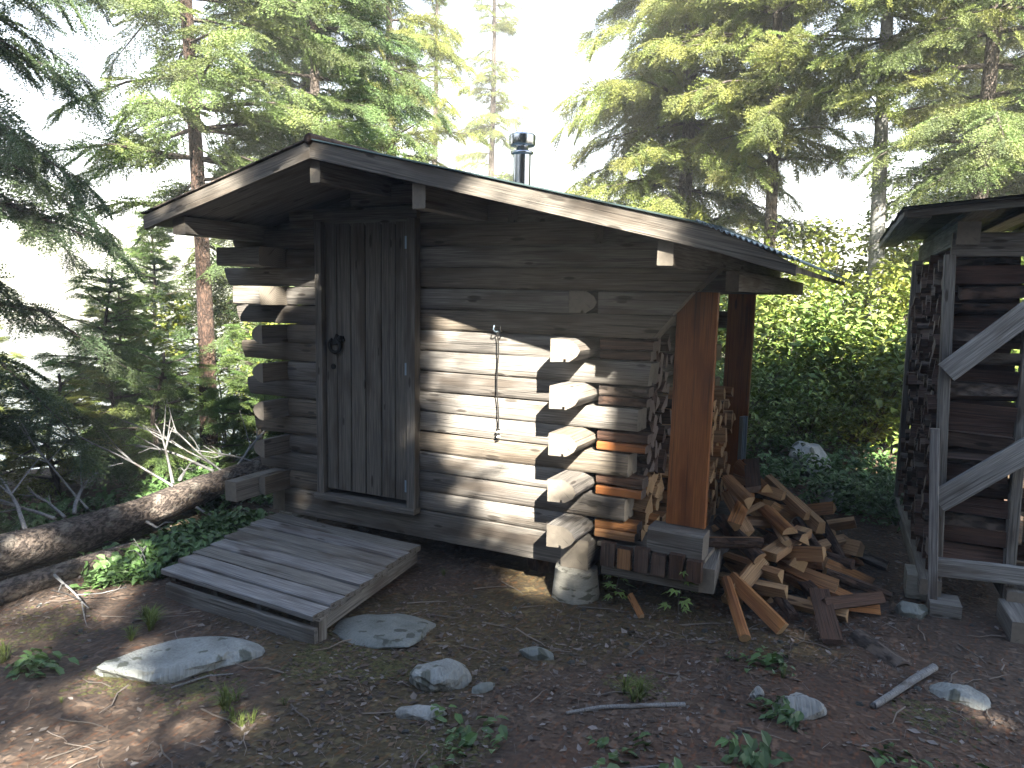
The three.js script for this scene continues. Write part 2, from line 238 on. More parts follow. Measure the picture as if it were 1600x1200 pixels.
// sill beams
timber('sill_beam', [-2.2, -0.101, -0.085], [0.14, -0.101, -0.085], 0.198, 0.15, M.frame, cabin, { b: 0.006 });
timber('sill_beam', [0.235, -0.101, 0.02], [0.235, -0.101, ZB], 0.19, 0.185, M.log, cabin);
timber('sill_beam', [-2.26, 0.062, 0.465], [-2.26, 0.062, -0.02], 0.145, 0.11, M.log, cabin);
timber('sill_beam', [-2.26, -0.101, -0.01], [-2.26, -0.101, ZB], 0.19, 0.13, M.log, cabin);
{ // floor under the room and pier blocks
  timber('floor', [-2.19, -0.05, -1.2], [0.14, -0.05, -1.2], 0.04, 2.1, M.dark, cabin, { warp: 0 });
  for (const [x, z, w, d] of [[0.235, -0.02, 0.30, 0.3], [-2.18, -0.12, 0.3, 0.3], [-1.0, -0.9, 0.3, 0.3], [0.22, -2.1, 0.3, 0.3], [-2.18, -2.1, 0.3, 0.3]]) {
    const y = groundY(x, z), h = -0.199 - y + 0.06, g = new THREE.CylinderGeometry(w * 0.46, w * 0.54, h, 10, 3); const p = g.attributes.position; for (let i = 0; i < p.count; i++) { const n = 1 + 0.1 * (noise(p.getX(i) * 9 + 9, p.getZ(i) * 9 + p.getY(i) * 7 + 9) - 0.5); p.setX(i, p.getX(i) * n); p.setZ(i, p.getZ(i) * n); } g.computeVertexNormals();
    const m = mesh('pier_block', g, M.concrete, cabin); m.position.set(x, -0.199 - h / 2, z); m.rotation.y = 0.3;
  }
}
{ // door in its frame
  const x0 = -1.835, x1 = -0.945, y0 = 0.0, y1 = 2.0, zf = 0.012;
  timber('door_jamb', [x0 + 0.033, y0 + 0.02, zf], [x0 + 0.033, y1, zf], 0.062, 0.05, M.frame, cabin, { up: [1, 0, 0] });
  timber('door_jamb', [x1 - 0.036, y0 + 0.02, zf + 0.01], [x1 - 0.036, y1, zf + 0.01], 0.07, 0.07, M.frame, cabin, { up: [1, 0, 0] });
  timber('door_lintel', [x0, y1 + 0.034, zf], [x1, y1 + 0.034, zf], 0.066, 0.055, M.frame, cabin);
  timber('door_threshold', [x0, y0 - 0.002, zf + 0.015], [x1, y0 - 0.002, zf + 0.015], 0.042, 0.085, M.frame, cabin);
  const a = x0 + 0.066, b = x1 - 0.073, door = timber('door', [a, (y0 + y1) / 2 + 0.02, -0.035], [b, (y0 + y1) / 2 + 0.02, -0.035], y1 - y0 - 0.06, 0.02, M.dark, cabin, { warp: 0, b: 0.002 });
  door.userData.label = 'vertical plank door of grey weathered boards';
  const ws = [0.105, 0.125, 0.13, 0.14, 0.12, 0.129]; let x = 0.002; const k = (b - a - 0.004) / ws.reduce((p, q) => p + q, 0);
  for (const w of ws) { const g = prism(rect(w * k - 0.006, 0.022, 0.004), -(y1 - y0 - 0.06) / 2 + 0.004, (y1 - y0 - 0.06) / 2 - 0.004, { segs: 4, warp: 0.003, crease: 0.4 }); g.rotateZ(Math.PI / 2); const m = mesh('door_plank', g, [M.door, M.end], door); m.position.set(x + w * k / 2, 0, 0.022); x += w * k; }
  for (const y of [1.845, 0.985, 0.16]) { const hg = mergeGeometries([strip(new THREE.BoxGeometry(0.034, 0.085, 0.004).translate(-0.022, 0, 0)), strip(new THREE.BoxGeometry(0.03, 0.085, 0.004).translate(0.02, 0, 0.002)), strip(new THREE.CylinderGeometry(0.007, 0.007, 0.09, 8).translate(0, 0, 0.006))]); const h = mesh('hinge', hg, M.galv, door); h.position.set(b - a + 0.0, y - 1.02, 0.037 + 0.012); }
  const ring = new THREE.TorusGeometry(0.05, 0.013, 8, 18, 5.2); ring.rotateZ(2.1); const hs = mesh('latch_ring', ring, M.iron, door); hs.position.set(0.1, 0.10, 0.05);
  const st = mesh('latch_bracket', mergeGeometries([strip(new THREE.BoxGeometry(0.11, 0.035, 0.014).rotateZ(0.35)), strip(new THREE.SphereGeometry(0.02, 8, 6).translate(0.03, 0.02, 0.012)), strip(new THREE.BoxGeometry(0.03, 0.07, 0.016).rotateZ(-0.5).translate(-0.02, 0.01, 0))]), M.iron, door); st.position.set(0.125, 0.135, 0.043);
  const kh = mesh('latch_hole', new THREE.CylinderGeometry(0.021, 0.021, 0.012, 12).rotateX(Math.PI / 2), M.iron, door); kh.position.set(0.075, -0.055, 0.036);
}
{ // roof: deck boards, purlins, fascia, metal sheets
  const zf = OV, zb = ZB - 0.65, XE = -2.68, XM = 1.19, XEnd = 1.53;
  const dk = mesh('roof', (() => { const p = [[XE, roofY(XE)], [RIDGE, RY], [XM, roofY(XM)], [XEnd - 0.02, 1.63]], s = new THREE.Shape(); s.moveTo(...p[0]); for (const q of p.slice(1)) s.lineTo(...q); for (const q of p.slice().reverse()) s.lineTo(q[0], q[1] + 0.028); const g = new THREE.ExtrudeGeometry(s, { depth: zf - zb - 0.03, bevelEnabled: false }); const u = g.attributes.uv; for (let i = 0; i < u.count; i++) u.setXY(i, u.getX(i) * 0.5, u.getY(i) * 2); g.translate(0, 0, zb); return g; })(), M.dark, cabin);
  dk.userData.label = 'low gable roof with dark board underside';
  const fas = (pts, z) => { const s = new THREE.Shape(); s.moveTo(...pts[0]); for (const q of pts.slice(1)) s.lineTo(...q); const g = new THREE.ExtrudeGeometry(s, { depth: 0.03, bevelEnabled: true, bevelSize: 0.003, bevelThickness: 0.003, bevelSegments: 1 }); const u = g.attributes.uv, uo = rnd(); for (let i = 0; i < u.count; i++) { const x = u.getX(i), y = u.getY(i); u.setXY(i, x / 2 + uo, (y + 0.238 * x * (x > -1.21 ? 1 : -1)) * 2 + 0.3); } g.translate(0, 0, z); return g; };
  mesh('fascia_board', fas([[XE - 0.01, roofY(XE) - 0.025], [RIDGE - 0.002, RY - 0.012], [RIDGE - 0.002, RY + 0.085], [XE - 0.015, roofY(XE) + 0.06]], zf - 0.03), M.fascia, dk);
  mesh('fascia_board', fas([[RIDGE + 0.002, RY - 0.012], [XM, roofY(XM) - 0.012], [XEnd, 1.612], [XEnd + 0.005, 1.655], [XM + 0.02, roofY(XM) + 0.083], [RIDGE + 0.002, RY + 0.085]], zf - 0.03), M.fascia, dk);
  // purlins and ridge beam
  for (const [x, w, h, zf2] of [[-1.22, 0.075, 0.125, 0.71], [-0.475, 0.088, 0.14, 0.71], [0.935, 0.078, 0.12, 0.71], [-2.42, 0.12, 0.115, 0.70]]) timber('purlin', [x, roofY(x) - h / 2 - (x === -1.22 ? 0.02 : 0.012), zf2], [x, roofY(x) - h / 2 - (x === -1.22 ? 0.02 : 0.012), zb + 0.02], h, w, M.log, dk, { segs: 4 });
  timber('eave_plate', [1.14, 1.60, 0.12], [1.14, 1.60, zb + 0.05], 0.11, 0.07, M.log, dk, { segs: 4 });
  // smooth metal on the slopes, ribbed sheet at the low right edge
  const sheet = (x0, y0, x1, y1) => { const s = new THREE.Shape(); s.moveTo(x0, y0); s.lineTo(x1, y1); s.lineTo(x1, y1 + 0.008); s.lineTo(x0, y0 + 0.008); const g = new THREE.ExtrudeGeometry(s, { depth: zf - zb + 0.035, bevelEnabled: false }); g.translate(0, 0, zb - 0.02); return g; };
  mesh('metal_sheet', sheet(RIDGE - 0.02, RY + 0.098, XM + 0.02, roofY(XM) + 0.093), M.roofMetal, dk);
  mesh('roof_sheet', sheet(XE - 0.02, roofY(XE) + 0.074, RIDGE + 0.02, RY + 0.1), M.bark, dk);
  { const n = 110, top = [], bot = []; for (let i = 0; i <= n; i++) { const t = i / n, x = lerp(XM - 0.1, XEnd + 0.03, t), y = lerp(roofY(XM - 0.1) + 0.105, 1.668, t) + 0.006 * Math.sin(i / n * 19 * Math.PI * 2); top.push([x, y + 0.004]); bot.push([x, y]); } const s = new THREE.Shape(); s.moveTo(...top[0]); for (const q of [...top.slice(1), ...bot.reverse()]) s.lineTo(...q); const g = new THREE.ExtrudeGeometry(s, { depth: zf - zb + 0.04, bevelEnabled: false }); g.translate(0, 0, zb - 0.02); mesh('ribbed_sheet', g, M.galv, dk); }
  mesh('ridge_cap', tube([V(RIDGE, RY + 0.095, zf + 0.02), V(RIDGE, RY + 0.1, -0.8), V(RIDGE, RY + 0.095, zb)], 0.03, 0.03, 8, 0.4), M.agedB, dk);
  // stovepipe
  const pz = -0.9, px = -0.64, pr = 0.066, lat = (pts) => new THREE.LatheGeometry(pts.map(([r, y]) => new THREE.Vector2(r, y)), 28);
  const pipe = mesh('stovepipe', lat([[pr, 2.1], [pr, 2.5], [pr + 0.006, 2.505], [pr + 0.018, 2.51], [pr + 0.018, 2.525], [pr, 2.532], [pr - 0.02, 2.54], [pr - 0.02, 2.575]]), M.metal, cabin); pipe.position.set(px, 0.04, pz);
  mesh('pipe_cap', lat([[pr - 0.03, 2.555], [pr + 0.018, 2.562], [pr + 0.032, 2.575], [pr + 0.034, 2.64], [pr + 0.026, 2.652], [0.001, 2.655]]), M.metal, pipe);
}
{ // lean-to at the right: floor, posts
  timber('lean_to_joist', [0.42, -0.12, -0.02], [1.02, -0.12, -0.02], 0.15, 0.1, M.dark, cabin);
  for (let i = 0; i < 6; i++) timber('lean_to_stub', [0.47 + i * 0.105, -0.125, 0.045], [0.47 + i * 0.105, 0.02 - (i % 2) * 0.02, 0.045], 0.085, 0.05, pick([M.agedB, M.aged, M.aged, M.freshB]), cabin, { segs: 1, end: M.agedB });
  for (const x of [0.55, 0.98]) timber('lean_to_joist', [x, -0.12, -0.08], [x, -0.12, ZB], 0.14, 0.1, M.dark, cabin);
  timber('lean_to_floor', [0.36, -0.035, -1.15], [1.03, -0.035, -1.15], 0.03, 2.2, M.dark, cabin, { warp: 0 });
  timber('post_base', [0.70, 0.07, -0.06], [1.03, 0.062, -0.06], 0.155, 0.17, M.log, cabin, { b: 0.012 });
  for (const [x, z, w] of [[0.90, -0.12, 0.235], [0.875, -1.62, 0.2]]) { const t = timber('eave_post', [x - 0.008, 0.15 - (z < -1 ? 0.17 : 0), z], [x + 0.008, 1.54, z], w, 0.045, M.orange, cabin, { up: [1, 0, 0], end: M.fresh }); t.userData.label = 'broad orange stained plank post'; }
  timber('floor_beam_end', [1.06, -0.12, 0.02], [1.0, -0.12, -0.5], 0.15, 0.09, M.log, cabin);
}
{ // cord on the wall
  const t = thing('hanging_cord', 'thin dark knotted cord hanging from hooks on the log wall', 'cord', [-0.315, 0.57, 0.03]);
  const pts = []; for (let i = 0; i <= 24; i++) { const k = i / 24; pts.push(V(0.006 * Math.sin(k * 9) - 0.008 + 0.006 * k, 0.70 - k * 0.645, 0.0 + 0.012 * (1 - k))); }
  mesh('cord', tube(pts, 0.0045, 0.0045, 6), M.rope, t);
  for (let i = 0; i < 4; i++) { const k = mesh('knot', new THREE.TorusGeometry(0.008, 0.007, 6, 10).rotateX(1.2).rotateZ(0.4), i % 2 ? M.ropeW : M.rope, t); k.position.set(0.0 + 0.004 * (i % 2), 0.066 - i * 0.016, 0.002); }
  for (const s of [-1, 1]) { const h = mesh('hook', tube([V(s * 0.012, 0.70, -0.035), V(s * 0.022, 0.70, 0.02), V(s * 0.026, 0.715, 0.035), V(s * 0.024, 0.74, 0.03)], 0.006, 0.004, 6), s < 0 ? M.galv : M.iron, t); }
}

// ---------------------------------------------------------------- firewood
function woodGeo(kind) { // split pieces: wedge, half, slab, round; bark edge material 2
  const r = rr(0.055, 0.085), L = rr(0.36, 0.44), p = []; const arc = (a0, a1, n, cx = 0, cy = 0) => { for (let i = 0; i <= n; i++) { const a = lerp(a0, a1, i / n); p.push([cy + r * Math.sin(a) * rr(0.94, 1.06), cx + r * Math.cos(a) * rr(0.94, 1.06), i < n ? 2 : 0]); } };
  if (kind === 0) { p.push([-r * 0.45, -r * 0.1, 0]); arc(0.35, 0.35 + rr(1.1, 1.7), 4); for (const q of p) { q[0] -= r * 0.2; q[1] -= r * 0.15; } }
  else if (kind === 1) { arc(0.1, Math.PI - 0.1, 6); for (const q of p) q[0] -= r * 0.4; }
  else if (kind === 2) { const w = r * 0.9, h = r * rr(0.5, 0.75); p.push([-h, -w, 0], [-h * rr(0.8, 1), w, 0], [h * rr(0.5, 1), w * rr(0.7, 1), rnd() < 0.35 ? 2 : 0], [h, -w * rr(0.6, 1), 0]); }
  else { r2: for (let i = 0; i < 9; i++) { const a = i / 9 * Math.PI * 2; p.push([r * 0.75 * Math.sin(a), r * 0.75 * Math.cos(a), 2]); } }
  const area = p.reduce((s, q, i) => { const t = p[(i + 1) % p.length]; return s + q[1] * t[0] - t[1] * q[0]; }, 0); void area;
  const g = prism(p, -L / 2, L / 2, { segs: 2, warp: 0.012, crease: 0.35 }); g.userData = { r: r * 0.75, L }; return g;
}
const WG = []; for (let i = 0; i < 22; i++) WG.push(woodGeo([0, 0, 1, 2, 2, 0, 3][i % 7]));
const freshSet = [[M.fresh, M.endFresh, M.fresh], [M.freshB, M.endFresh, M.barkRed], [M.freshC, M.endFresh, M.freshC], [M.fresh, M.endFresh, M.freshB]], agedSet = [[M.aged, M.endAged, M.bark], [M.agedB, M.endAged, M.bark], [M.agedC, M.endAged, M.bark], [M.agedB, M.agedC, M.barkRed]];
const e3 = new THREE.Euler();
{ // stack in the lean-to: logs lie across, ends to the right
  const ZS = 0.108, YS = 0.098;
  for (let j = 0; j < 13; j++) { let z = -0.30; for (let i = 0; i < 13; i++) {
    const y = 0.025 + j * YS; z = -0.225 - i * ZS; if (i > 4 && j > 8 - (i % 3)) continue;
    const m = mesh('stacked_firewood', pick(WG), pick(j > 3 && i < 5 ? agedSet : freshSet)); if (i < 5) m.scale.set(0.62, 1, 1); m.position.set(i < 5 ? 0.475 + rr(-0.03, 0.03) : 0.66 + rr(-0.035, 0.03), y + rr(-0.008, 0.008), z + rr(-0.01, 0.01)); m.rotation.set(rr(0, 6.28), rr(-0.07, 0.07), rr(-0.04, 0.04));
    if (i < 5) tag(m, 'weathered split firewood stacked under the cabin eave behind the log ends', 'firewood', 'firewood stacked under the front of the eave'); else tag(m, 'pale split firewood stacked between the two orange eave posts', 'firewood', 'firewood stacked between the eave posts');
  } }
  // larger splits laid behind the gaps of the log ends
  [[8, 0], [6, 1], [4, 2], [2, 3], [0, 4]].forEach(([c, k]) => { for (let q = 0; q < 2; q++) { const g = prism(rect(0.06 - q * 0.008, 0.11, 0.008), 0, [0.33, 0.31, 0.32, 0.30, 0.27][k] - q * 0.01, { segs: 3, warp: 0.02, crease: 0.4 }); const m = mesh('corner_firewood', g, [[M.agedB, M.agedB], [M.barkRed, M.bark], [M.orange, M.agedB], [M.freshC, M.orange], [M.freshC, M.freshB]][k][q] ? [[[M.agedB, M.agedB], [M.bark, M.barkRed], [M.agedB, M.orange], [M.agedB, M.orange], [M.freshC, M.freshB]][k][q], M.endAged] : M.aged); m.position.set(0.345, c * H + 0.036 + (1 - q) * 0.066, -0.085); m.rotation.y = rr(-0.03, 0.03);
    tag(m, `${['grey split', 'bark covered', 'reddish split', 'orange brown split', 'tan split'][k]} firewood ${q ? 'lower' : 'upper'} in the ${['topmost', 'second', 'third', 'fourth', 'lowest'][k]} gap between the log tips`, 'firewood', 'firewood wedged between the log tips'); } });
}
{ // tumbled heap beside the post: pieces dropped on a height grid
  const N = 90, S = 0.035, X0 = 0.55, Z0 = -2.2, hg = new Float32Array(N * N); for (let j = 0; j < N; j++) for (let i = 0; i < N; i++) { const x = X0 + i * S, z = Z0 + j * S; hg[j * N + i] = x < 1.03 && z < -0.05 ? -0.02 : groundY(x, z); }
  const at = (x, z) => { const i = Math.round((x - X0) / S), j = Math.round((z - Z0) / S); return i < 0 || j < 0 || i >= N || j >= N ? G0 : hg[j * N + i]; };
  for (let n = 0; n < 190; n++) {
    const big = n >= 130, t = rnd(), x = big ? 1.12 + rr(-0.08, 0.5) * (0.4 + t) : 1.08 + Math.abs(rr(-1, 1)) * 0.75, z = big ? -0.75 + rr(-0.55, 0.72) : -0.95 + rr(-0.75, 0.9) * rr(0.4, 1), g = pick(WG), { r, L } = g.userData, yaw = rr(0, Math.PI * 2), dx = Math.cos(yaw), dz = -Math.sin(yaw);
    if (x - Math.abs(dx) * L / 2 < (z < -0.28 && z > -1.4 ? 0.93 : 1.07)) continue; if (x > 1.25 && z > 0.15 - (x - 1.25) * 0.9) continue;
    const f = (s) => Math.max(at(x + dx * s, z + dz * s), at(x + dx * s - dz * 0.03, z + dz * s + dx * 0.03), at(x + dx * s + dz * 0.03, z + dz * s - dx * 0.03));
    const a = Math.max(f(-0.19), f(-0.12)), b = Math.max(f(0.19), f(0.12)), mid = f(0); let ha = a, hb = b; const lift = Math.max(0, mid - (a + b) / 2); ha += lift; hb += lift; const tilt = Math.atan2(hb - ha, L); if (Math.abs(tilt) > 0.6 || (ha + hb) / 2 > G0 + Math.max(0.08, 0.72 - Math.max(0, x - 1.08) * 0.85 - Math.max(0, z + 0.95) * 0.5)) continue;
    const look = Math.floor(rnd() * 5), m = mesh('loose_firewood', g, look < 4 ? freshSet[look] : pick(agedSet)); m.scale.set(1, 0.8, 0.8); m.position.set(x, (ha + hb) / 2 + r * 0.5, z); m.quaternion.setFromEuler(e3.set(0, yaw, tilt, 'YZX')).multiply(new THREE.Quaternion().setFromAxisAngle(V(1, 0, 0), rr(0, 6.28)));
    tag(m, `${['light tan', 'pinkish tan', 'orange tan', 'pale yellow', 'greyed'][look]} split firewood ${z > -0.5 ? 'at the near end of the loose heap' : x > 1.45 ? 'at the right edge of the loose heap' : 'in the loose heap beside the eave posts'}`, 'firewood', 'firewood tumbled in the loose heap');
    for (let s = -L / 2; s <= L / 2; s += S * 0.6) for (let w = -1; w <= 1; w++) { const px = x + dx * s - dz * w * 0.03, pz = z + dz * s + dx * w * 0.03, i = Math.round((px - X0) / S), j = Math.round((pz - Z0) / S); if (i >= 0 && j >= 0 && i < N && j < N) hg[j * N + i] = Math.max(hg[j * N + i], lerp(ha, hb, s / L + 0.5) + r * 0.92); }
  }
}
{ const g = prism([[-0.034, 0, 0], [-0.034, 0.03, 0], [0.034, 0.03, 0], [0.034, 0, 0], [0.028, 0, 0], [0.028, 0.024, 0], [0.004, 0.024, 0], [0.004, 0.004, 0], [-0.004, 0.004, 0], [-0.004, 0.024, 0], [-0.028, 0.024, 0], [-0.028, 0, 0]], 0, 0.32, { crease: 0.3 }); g.rotateZ(Math.PI / 2); const m = mesh('metal_channel', g, M.galv); m.position.set(1.0, 0.33, -1.35); m.rotation.y = -1.9; tag(m, 'short grey metal channel standing upright against the firewood by the rear post', 'metal channel'); }

// ---------------------------------------------------------------- pallet step
{
  const y = -0.205, BL = V(-2.27, y, 0.01), BR = V(-0.86, y, 0.1), FR = V(-0.70, y, 1.35), FL = V(-1.98, y, 1.28), gy = -0.38;
  const t = thing('wooden_step', 'low platform of bluish grey weathered boards before the cabin door', 'platform', [-1.45, gy, 0.7]); const loc = (v) => [v.x + 1.45, v.y - gy, v.z - 0.7];
  const ws = [0.17, 0.165, 0.16, 0.165, 0.16, 0.165, 0.155, 0.16], tot = ws.reduce((a, b) => a + b, 0); let s = 0;
  ws.forEach((w, i) => { const a0 = s / tot, a1 = (s + w) / tot; s += w; const mid = (a0 + a1) / 2, A = BL.clone().lerp(FL, mid), B = BR.clone().lerp(FR, mid), wd = BL.distanceTo(FL) * (a1 - a0) - 0.028; A.y = B.y = y - 0.017 + rr(-0.003, 0.003); A.x += rr(-0.012, 0.012); B.x += rr(-0.012, 0.012); timber('deck_board', loc(A), loc(B), 0.036, wd, pick([M.deck, M.deckB, M.deckC]), t, { b: 0.005, warp: 0.008, end: M.deckB }); });
  const dn = (v, d) => v.clone().add(V(0, d, 0));
  timber('front_board', loc(dn(FL, -0.145).add(V(0.02, 0, -0.03))), loc(dn(FR, -0.135).add(V(-0.01, 0, -0.03))), 0.11, 0.035, M.deckB, t, { b: 0.005, end: M.deckB });
  for (const k of [0.03, 0.33, 0.62, 0.975]) { const A = BL.clone().lerp(BR, k), B = FL.clone().lerp(FR, k); timber('bearer', loc(dn(A, -0.08).add(V(0, 0, 0.03))), loc(dn(B, -0.08).add(V(0, 0, -0.055))), 0.085, 0.04, M.deckB, t, { end: M.deckB }); }
  timber('corner_post', loc(dn(FR, -0.045).add(V(-0.035, 0, -0.075))), loc(dn(FR, -0.19).add(V(-0.035, 0, -0.075))), 0.06, 0.07, M.deckB, t, { segs: 1, up: [1, 0, 0] });
  for (const [k, z] of [[0.12, 0.9], [0.2, 0.2], [0.85, 0.25]]) { const p = BL.clone().lerp(BR, k).lerp(FL.clone().lerp(FR, k), z); const m = timber('support_block', loc(V(p.x - 0.1, -0.26 - 0.09, p.z)), loc(V(p.x + 0.1, -0.26 - 0.09, p.z)), 0.13, 0.14, M.barkRed, t, { segs: 1 }); }
}

// ---------------------------------------------------------------- stones
function rockGeo(sx, sy, sz, s, rough = 0.35, flat = 0) {
  let g = mergeVertices(new THREE.IcosahedronGeometry(1, 5).deleteAttribute('uv').deleteAttribute('normal')); const p = g.attributes.position, uv = [], pl = []; const keep = seed; seed = 900 + s * 31; for (let i = 0; i < 16; i++) pl.push([V(rr(-1, 1), rr(-0.5, 1), rr(-1, 1)).normalize(), rr(0.66, 0.93)]); seed = keep; const q3 = V();
  for (let i = 0; i < p.count; i++) { q3.fromBufferAttribute(p, i); for (const [n, d] of pl) { const e = q3.dot(n) - d; if (e > 0) q3.addScaledVector(n, -e * 0.92); } p.setXYZ(i, q3.x, q3.y, q3.z); let x = p.getX(i), y = p.getY(i), z = p.getZ(i); const n = fbm(x * 1.3 + s * 7 + 20, z * 1.3 + y * 1.7 + s * 3 + 20, 1 << 20, 1 << 20, 600 + s, 4) - 0.5, e = noise(Math.atan2(z, x) * 1.6 + 20, s * 3.3, 1 << 20, 1 << 20, 640 + s) - 0.5; const k = 1 + rough * n * 2 + rough * 0.9 * e; x *= k; z *= k; y *= 1 + rough * n; if (flat) y = Math.min(y, flat + 0.22 * n); y += 0.05 * (fbm(x * 4 + 30, z * 4 + 30, 1 << 20, 1 << 20, 655 + s, 3) - 0.5) * (y > 0 ? 1 : 0) / Math.max(0.25, sy * 4); p.setXYZ(i, x * sx, y * sy, z * sz); uv.push(x * sx * 1.6 + s * 0.37, z * sz * 1.6 + y * sy * 1.2); }
  g.setAttribute('uv', new THREE.Float32BufferAttribute(uv, 2)); g.computeVertexNormals(); return toCreasedNormals(g, 0.35);
}
const stone = (label, x, z, sx, sy, sz, turn, mat, s, lift = 0.3, flat = 0, rough = 0.3) => { const m = mesh('stone', rockGeo(sx, sy, sz, s, rough, flat), mat); m.position.set(x, groundY(x, z) + sy * lift, z); m.rotation.y = turn; return tag(m, label, 'stone', 'stones lying on the forest floor'); };
stone('long cracked pale grey stone left of the wooden step', -1.17, 1.83, 0.36, 0.10, 0.2, 0.75, M.rock, 1, 0.1, 0.5);
stone('wide flat grey slab half tucked beside the wooden step', -0.50, 1.02, 0.31, 0.05, 0.24, 0.5, M.slate, 2, 0.05, 0.5, 0.22);
stone('rounded grey stone in front of the flat slab', 0.07, 1.32, 0.15, 0.09, 0.12, 0.5, M.rock, 3, 0.25);
stone('small flat white stone below the rounded grey stone', 0.14, 1.61, 0.12, 0.04, 0.05, 0.4, M.pale, 4, 0.2);
stone('small low stone in the leaf litter before the cabin sill', 0.38, 0.85, 0.1, 0.045, 0.06, 0.4, M.slate, 5, 0.2);
stone('small rounded pale stone near the green seedlings', 1.67, 0.76, 0.11, 0.07, 0.08, 0.3, M.pale, 6, 0.3);
stone('pale wedge shaped stone at the lower right beside the white stick', 2.33, 0.21, 0.12, 0.05, 0.09, -0.2, M.rock, 7, 0.25);
stone('narrow grey stone chip right of the rounded grey stone', 0.30, 1.29, 0.07, 0.035, 0.035, 0.8, M.slate, 8, 0.2);
stone('tiny pale stone chip near the seedlings', 1.47, 0.72, 0.045, 0.04, 0.03, 1.2, M.pale, 9, 0.3);
stone('small stone under the cabin beside the pier block', -0.12, -0.36, 0.16, 0.1, 0.12, 0.2, M.barkRed, 10, 0.3);
stone('large pale boulder among ferns behind the firewood heap', 1.2, -3.95, 0.2, 0.24, 0.2, 0.4, M.pale, 11, 0.45);
stone('small pale boulder at the edge of the firewood heap', 1.5, -3.0, 0.12, 0.13, 0.12, 0.4, M.pale, 12, 0.4);
stone('dark stone at the foot of the leaning grey plank', 2.14, -0.78, 0.12, 0.07, 0.1, 0.1, M.slate, 13, 0.2);

